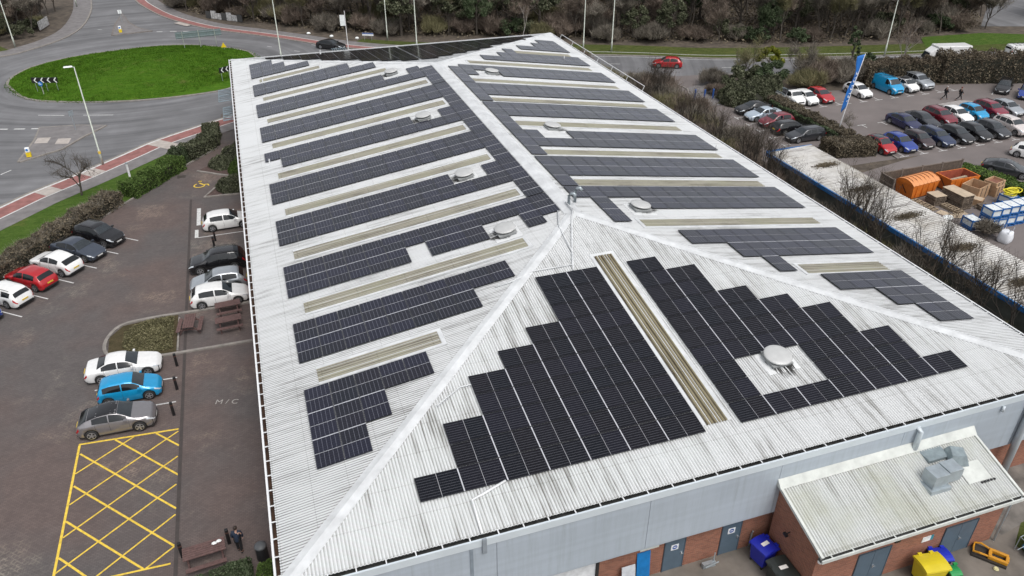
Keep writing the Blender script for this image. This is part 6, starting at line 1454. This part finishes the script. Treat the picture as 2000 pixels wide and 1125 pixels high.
for i in range(5):
    for k in range(n): F.append((i*n+k,i*n+(k+1)%n,(i+1)*n+(k+1)%n,(i+1)*n+k))
F.append(tuple(5*n+k for k in range(n))); mesh('bag',V,F,simple('woven_white',(.68,.70,.74),.7,0,.05,3),e,smooth=True)
for sx,sy in ((-.35,-.3),(.35,-.3),(.3,.35),(-.35,.3)): MB().add([(sx-.10,sy,.95),(sx+.10,sy,.95),(sx+.16,sy+.05,1.45),(sx-.02,sy-.08,1.40)],[(0,1,2,3)]).build('lifting_loop',simple('woven_white',(.68,.70,.74),.7,0,.05,3),e)
tag(bpy.data.objects.new('brush_heap',mesh_np('brush_heap',twigs(clumps(1500,8,1.0,.9,1.1,0,np.random.RandomState(3),.2,.5)+np.array([61.0,22.8,0]),.7,.03,np.random.RandomState(4),.2),M_TWIG)),'heap of grey prunings in front of the white tanks','brushwood'); link(bpy.data.objects['brush_heap'])
pallet_stack(65.0,26.6,R_(85),3,'low grey pallet stack between the tall stack and the tanks',M_PALD,.6,.5)
pallet_stack(69.4,25.2,R_(20),4,'grey pallet stack behind the white tanks near the right edge',M_PALD,.6,.5)
crate(65.4,27.9,0,R_(30),.5,.45,.6,'small brown closed crate in front of the large open crate',False)
tag(MB().box(64.2,66.6,27.3,27.45,.02,.12,0,-.3).box(64.4,66.7,27.6,27.72,.02,.10,0,-.42).box(64.3,66.2,26.9,27.0,.13,.22,0,-.2).build('timber_lengths',M_PALD),'dark timber lengths on the ground beside the tall pallet stack','timber')
tag(MB().lathe([(.2,0),(.42,.10),(.34,.32),(.1,.42)],(60.2,26.2,0),9,sx=1.5).build('plastic_sheet_heap',M_LAMPW,smooth=True),'crumpled white plastic heap at the shed roof edge below the flat pallet','plastic')
# ------------------------------------------------------------ yard in front of the near wall
def wheelie(x,y,rz,label,col,lid=None,L_=.62,w=.52,h=1.15,open_=False,paper=False):
    e=empty('wheelie_bin',(x,y,0),label,'bin',rz); m1=simple('bin_'+col[0],col[1],.4,0,.08,2); m2=simple('bin_'+lid[0],lid[1],.4,0,.08,2) if lid else m1
    V=[(-L_*.82,-w*.82,.16),(L_*.82,-w*.82,.16),(L_*.82,w*.82,.16),(-L_*.82,w*.82,.16),(-L_,-w,h),(L_,-w,h),(L_,w,h),(-L_,w,h)]
    o=mesh('body',V,[(0,3,2,1),(4,5,6,7),(0,1,5,4),(1,2,6,5),(2,3,7,6),(3,0,4,7)],m1,e); b=o.modifiers.new('b','BEVEL'); b.width=.05; b.segments=2
    MB().box(-L_-.05,L_+.05,-w-.05,w+.05,h-.06,h).build('rim',m1,e,bevel=.015)
    li=MB(); V=[];F=[]
    for i in range(7):
        yy=-w-.04+(2*w+.08)*i/6; V+=[(-L_-.04,yy,h+.02+.10*math.sin(math.pi*min(1,(i+.6)/6.6))),(L_+.04,yy,h+.02+.10*math.sin(math.pi*min(1,(i+.6)/6.6)))]
    for i in range(6): F.append((2*i,2*i+1,2*i+3,2*i+2))
    n=len(V); V+=[(a,b_,h) for a,b_,c in V]; F+=[(n+1,1,0,n),(n-2,n-1,2*n-1,2*n-2)]+[(2*i,2*i+2,n+2*i+2,n+2*i) for i in range(6)]+[(2*i+3,2*i+1,n+2*i+1,n+2*i+3) for i in range(6)]
    mesh('lid',V,F,m2,e)
    for sx in (-.3,.3): MB().box(sx-.10,sx+.10,w-.02,w+.10,h+.02,h+.09).build('hinge',m2,e)
    for sx in (-L_*.7,L_*.7):
        for sy in (-w*.7,w*.7): MB().tube([(sx-.03,sy,.08),(sx+.03,sy,.08)],.08,10).build('wheel',M_TYRE,e)
    if paper: MB().box(-.10,.10,-.20,.22,h+.125,h+.13).build('paper_notice',simple('paper_white',(.75,.72,.68),.7),e); 
    return e
wheelie(22.05,-.95,R_(-78),'dark blue wheeled bin with a white notice on its lid in the wall corner',('blue',(.012,.02,.33)),paper=True,L_=.50,w=.45,h=1.2)
wheelie(22.15,-2.35,R_(90),'black wheeled bin with a white notice at the annex side wall',('dark',(.022,.026,.024)),paper=True,L_=.62,w=.5,h=1.1)
wheelie(28.95,-4.45,R_(-8),'large yellow wheeled bin in front of the annex',('yellow',(.62,.50,.02)),L_=.62,w=.5,h=1.30)
wheelie(29.95,-4.05,R_(-12),'low blue lidded bin between the yellow bin and the grey double doors',('dkb',(.02,.03,.12)),('blue2',(.015,.03,.42)),L_=.42,w=.38,h=1.0)
wheelie(29.85,-4.95,R_(-10),'small green lidded bin tucked beside the yellow bin',('dkgreen',(.02,.05,.04)),('green',(.02,.26,.07)),L_=.25,w=.28,h=.95)
tag(MB().add([(15.6,-.15,0),(16.3,-.15,0),(16.3,.06,1.9),(15.6,.06,1.9),(15.6,-.12,0),(16.3,-.12,0),(16.3,.09,1.9),(15.6,.09,1.9)],[(0,1,2,3),(7,6,5,4),(0,4,5,1),(1,5,6,2),(2,6,7,3),(3,7,4,0)]).build('blue_board',simple('board_blue',(.01,.17,.45),.45)),'bright blue board leaning against the brick wall beside the left door','board')
tag(MB().add([(14.7,-.45,0),(15.4,-.45,0),(15.45,-.12,1.45),(14.75,-.12,1.45),(14.7,-.42,0),(15.4,-.42,0),(15.45,-.09,1.45),(14.75,-.09,1.45)],[(0,1,2,3),(7,6,5,4),(0,4,5,1),(1,5,6,2),(2,6,7,3),(3,7,4,0)]).build('pale_board',simple('board_pale',(.50,.52,.55),.5)),'pale grey board leaning against the wall left of the blue board','board')
tag(MB().box(15.75,16.75,.085,.098,1.95,2.45).build('wall_notice_board',simple('notice_pale',(.62,.65,.60),.6,0,.12,9)),'pale notice board on the brick wall above the blue board','notice')
e=empty('cage_trailer',(13.9,-2.6,0),'low flat trailer with pale metal rails at the bottom edge of the picture','trailer',R_(0))
mb=MB(); 
for a,b in (((-2.9,.9),(3.0,1.3)),((3.0,1.3),(4.0,-1.6)),((3.25,1.3),(4.25,-1.6)),((-2.9,.9),(-2.2,-1.6))): mb.tube([(a[0],a[1],.95),(b[0],b[1],.95)],.045,6)
mb.tube([(.6,1.15,.95),(1.4,-1.6,.95)],.04,6); mb.tube([(-3.2,1.6,.9),(1.0,1.9,.9)],.04,6)
mb.build('rail',simple('cream_rail',(.60,.57,.48),.5),e)
MB().add([(-2.8,.85,.55),(2.9,1.2,.55),(3.9,-1.7,.55),(-2.1,-1.7,.55)],[(0,3,2,1)]).add([(-2.8,.85,.50),(2.9,1.2,.50),(3.9,-1.7,.50),(-2.1,-1.7,.50)],[(0,1,2,3)]).build('deck',simple('mossy_deck',(.075,.07,.045),.9,0,.5,2),e)
for a in ((-2.7,.8),(2.9,1.1),(.5,1.0),(3.8,-1.5)): MB().box(a[0]-.04,a[0]+.04,a[1]-.04,a[1]+.04,.0,.95).build('stanchion',simple('cream_rail',(.60,.57,.48),.5),e)
tag(MB().box(19.1,19.8,-.45,-.25,0,.28).tube([(19.1,-.6,.32),(19.9,-.5,.32)],.03,6).tube([(19.7,-.35,.28),(19.75,-.3,.8)],.03,6).build('boot_scraper',M_GALV),'small metal scraper stand by the wall between the two doors','scraper')
e=empty('orange_lift_frame',(33.05,-4.35,0),'yellow orange metal lifting frame lying on a dark pallet by the downpipe','machine',R_(-52)); e.scale=(.78,.78,.9)
MB().box(-1.0,1.0,-.55,.55,0,.14).build('dark_pallet',simple('wet_timber',(.03,.025,.02),.8),e)
M_YO=simple('yellow_orange_paint',(.55,.25,.015),.4,0,.1,3)
MB().box(-.1,1.0,-.42,-.22,.16,.36).box(-.1,1.0,.22,.42,.16,.36).box(.85,1.05,-.22,.22,.16,.36).box(-.12,.08,-.22,.22,.16,.36).build('frame',M_YO,e,bevel=.02)
MB().tube([(-.1,-.35,.3),(-.6,-.45,.38),(-.95,-.40,.3),(-.98,0,.3),(-.95,.40,.3),(-.6,.45,.38),(-.1,.35,.3)],.06,6).build('fork',M_YO,e)
tag(MB().lathe([(.05,0),(.14,.04),(.10,.10)],(32.75,-5.05,0),8).build('pale_stone',simple('pale_stone_m',(.6,.55,.3),.7)),'pale round stone beside the orange frame','stone')
e=empty('wrapped_trolley',(35.55,-5.0,0),'metal trolley wrapped in blue plastic at the right edge','trolley')
rs=np.random.RandomState(2); V=[];F=[];n=14
for i,zz in enumerate((0.15,.4,.7,.95,1.05)):
    for k in range(n): t=6.283*k/n; r=(.75 if i<4 else .45)*rs.uniform(.82,1.1); V.append((r*math.cos(t)*1.1,r*math.sin(t),zz+rs.uniform(-.04,.04)))
for i in range(4):
    for k in range(n): F.append((i*n+k,i*n+(k+1)%n,(i+1)*n+(k+1)%n,(i+1)*n+k))
F.append(tuple(4*n+k for k in range(n))); mesh('blue_wrap',V,F,simple('blue_wrap_m',(.04,.20,.42),.3,0,.5,4),e)
MB().tube([(-.9,-.6,.9),(-.9,.6,.9),(.9,.7,1.1),(.9,-.6,1.1),(-.9,-.6,.9)],.025,6).tube([(-.9,-.6,0),(-.9,-.6,.9)],.025,6).tube([(-.9,.6,0),(-.9,.6,.9)],.025,6).tube([(-1.6,.1,.8),(-.9,.1,1.0)],.02,6).build('tube_frame',M_GALV,e)
tag(MB().box(42.8,45.0,1.2,2.6,0,1.1).build('timber_stack',simple('dark_red_timber',(.12,.05,.04),.85,0,.5,4)),'dark stack of reddish timber at the corner of the warehouse','timber')
mb=MB()
for k in range(7): mb.box(42.7,45.1,1.1,2.7,.02+k*.2,.08+k*.2)
tag(mb.build('dark_pallets',M_PALD),'dark pallet boards round the reddish timber stack','pallets')
# ------------------------------------------------------------ people
def person(x,y,rz,label,coat,trous,hair,stride=.25,arms=.15,bag=None,lean=0):
    e=empty('person',(x,y,.01),label,'person',rz)
    def skin(name,pts,edges,rad,mat,sub=2):
        me=bpy.data.meshes.new(name); me.from_pydata(pts,edges,[]); me.materials.append(mat); o=bpy.data.objects.new(name,me); link(o,e)
        sk=o.modifiers.new('skin','SKIN'); sv=me.skin_vertices[0].data
        for v,r in zip(sv,rad): v.radius=r if hasattr(r,'__len__') else (r,r)
        sv[0].use_root=True; ss=o.modifiers.new('sub','SUBSURF'); ss.levels=sub; ss.render_levels=sub; sk.use_smooth_shade=True
        return o
    s=stride; lx=lean
    hipL,hipR=(0,.10,.92),(0,-.10,.92); kL,kR=(s*.55,.10,.50),(-s*.25,-.10,.50); aL,aR=(s*.9,.10,.09),(-s*1.15,-.10,.12); tL,tR=(s*.9+.17,.11,.04),(-s*1.15+.15,-.11,.05)
    ch=(lx*.6,0,1.28); nk=(lx*.9,0,1.48); hd=(lx*1.1+.01,0,1.63)
    sL,sR=(lx*.8,.19,1.40),(lx*.8,-.19,1.40); eL,eR=(lx*.8-arms*.5,.25,1.14),(lx*.8+arms*.4,-.25,1.14); wL,wR=(lx-arms*.2+.05,.24,.90),(lx+arms*1.1,-.22,.92)
    SK=simple('skin_tone',(.45,.27,.20),.6,0,.05)
    pts=[(0,0,.95),(lx*.2,0,1.10),ch,nk,hd,(lx*1.1+.02,0,1.72),hipL,kL,aL,tL,hipR,kR,aR,tR,sL,eL,wL,sR,eR,wR]
    ed=[(0,1),(1,2),(2,3),(3,4),(4,5),(0,6),(6,7),(7,8),(8,9),(0,10),(10,11),(11,12),(12,13),(2,14),(14,15),(15,16),(2,17),(17,18),(18,19)]
    ra=[(.12,.15),(.11,.14),(.12,.17),.055,.088,.075,.085,.058,.04,.035,.085,.058,.04,.035,.06,.042,.030,.06,.042,.030]
    skin('body',pts,ed,ra,SK)
    skin('coat',[(0,0,.76),(lx*.2,0,1.10),ch,(lx*.85,0,1.44),sL,eL,(wL[0],wL[1],wL[2]+.05),sR,eR,(wR[0],wR[1],wR[2]+.05)],[(0,1),(1,2),(2,3),(2,4),(4,5),(5,6),(2,7),(7,8),(8,9)],[(.15,.19),(.14,.18),(.145,.20),.075,.085,.065,.052,.085,.065,.052],coat)
    skin('trousers',[(0,0,.93),hipL,kL,(aL[0],aL[1],aL[2]+.03),hipR,kR,(aR[0],aR[1],aR[2]+.03)],[(0,1),(1,2),(2,3),(0,4),(4,5),(5,6)],[(.13,.16),.105,.075,.06,.105,.075,.06],trous)
    for t,a in ((tL,aL),(tR,aR)): skin('shoe',[(a[0]-.05,a[1],.05),((a[0]+t[0])/2,a[1],.05),(t[0]+.03,t[1],.035)],[(0,1),(1,2)],[.05,.052,.035],M_BLACK,1)
    h=MB(); h.lathe([(.10,-.02),(.102,.04),(.09,.09),(.05,.13),(.01,.14)],(hd[0]-.015,0,hd[2]+.02),14,sx=1.08,sy=.95); h.build('hair',hair,e,smooth=True)
    mb=MB(); mb.add([(hd[0]+.085,-.012,hd[2]+.0),(hd[0]+.085,.012,hd[2]+.0),(hd[0]+.115,0,hd[2]-.015),(hd[0]+.085,0,hd[2]+.04)],[(0,1,2),(0,2,3),(1,3,2)]); mb.build('nose',SK,e)
    for sd in (-1,1): MB().lathe([(.012,-.01),(.014,0),(.006,.01)],(hd[0]+.082,sd*.032,hd[2]+.035),6).build('eye',M_BLACK,e); MB().lathe([(.01,-.03),(.022,0),(.01,.03)],(hd[0],sd*.088,hd[2]+.01),6,sx=.7,sy=.5).build('ear',SK,e)
    for w_,sd in ((wL,1),(wR,-1)):
        pts=[w_,(w_[0]+.01,w_[1],w_[2]-.06)]; ed=[(0,1)]; ra=[.030,.034]
        for k in range(4): 
            b=(w_[0]+.028-.018*k,w_[1],w_[2]-.085); c=(b[0]+.008,b[1]-sd*.008,b[2]-.05+.006*abs(k-1.5)); n=len(pts); pts+= [b,c]; ed+=[(1,n),(n,n+1)]; ra+=[.011,.008]
        n=len(pts); pts+=[(w_[0]+.04,w_[1]-sd*.01,w_[2]-.05),(w_[0]+.055,w_[1]-sd*.02,w_[2]-.085)]; ed+=[(1,n),(n,n+1)]; ra+=[.012,.009]
        skin('hand',pts,ed,ra,SK,1)
    return e
CN=simple('navy_coat',(.012,.022,.045),.8); CB=simple('black_cloth',(.012,.012,.014),.85); CG=simple('olive_cloth',(.03,.04,.02),.85)
person(-2.42,7.95,R_(75),'person in a dark navy coat standing by the bollard in the lower left',CN,CB,simple('dark_hair',(.03,.02,.015),.7),.08,.06,lean=.05)
person(86.7,53.9,R_(-20),'person walking on the left in a black jacket with pale hair, crossing the car park',CB,CB,simple('grey_hair',(.35,.33,.32),.7),.42,.25)
person(88.2,53.0,R_(-20),'person walking on the right in a dark jacket with a light strap',CB,CB,simple('reddish_hair',(.14,.04,.03),.7),.42,.25)
p=[o for o in bpy.data.objects if o.name.startswith('person')][-1]
MB().tube([(.14,.14,1.42),(.17,-.02,1.2),(.12,-.2,.98)],.022,6).build('strap',M_LAMPW,p)
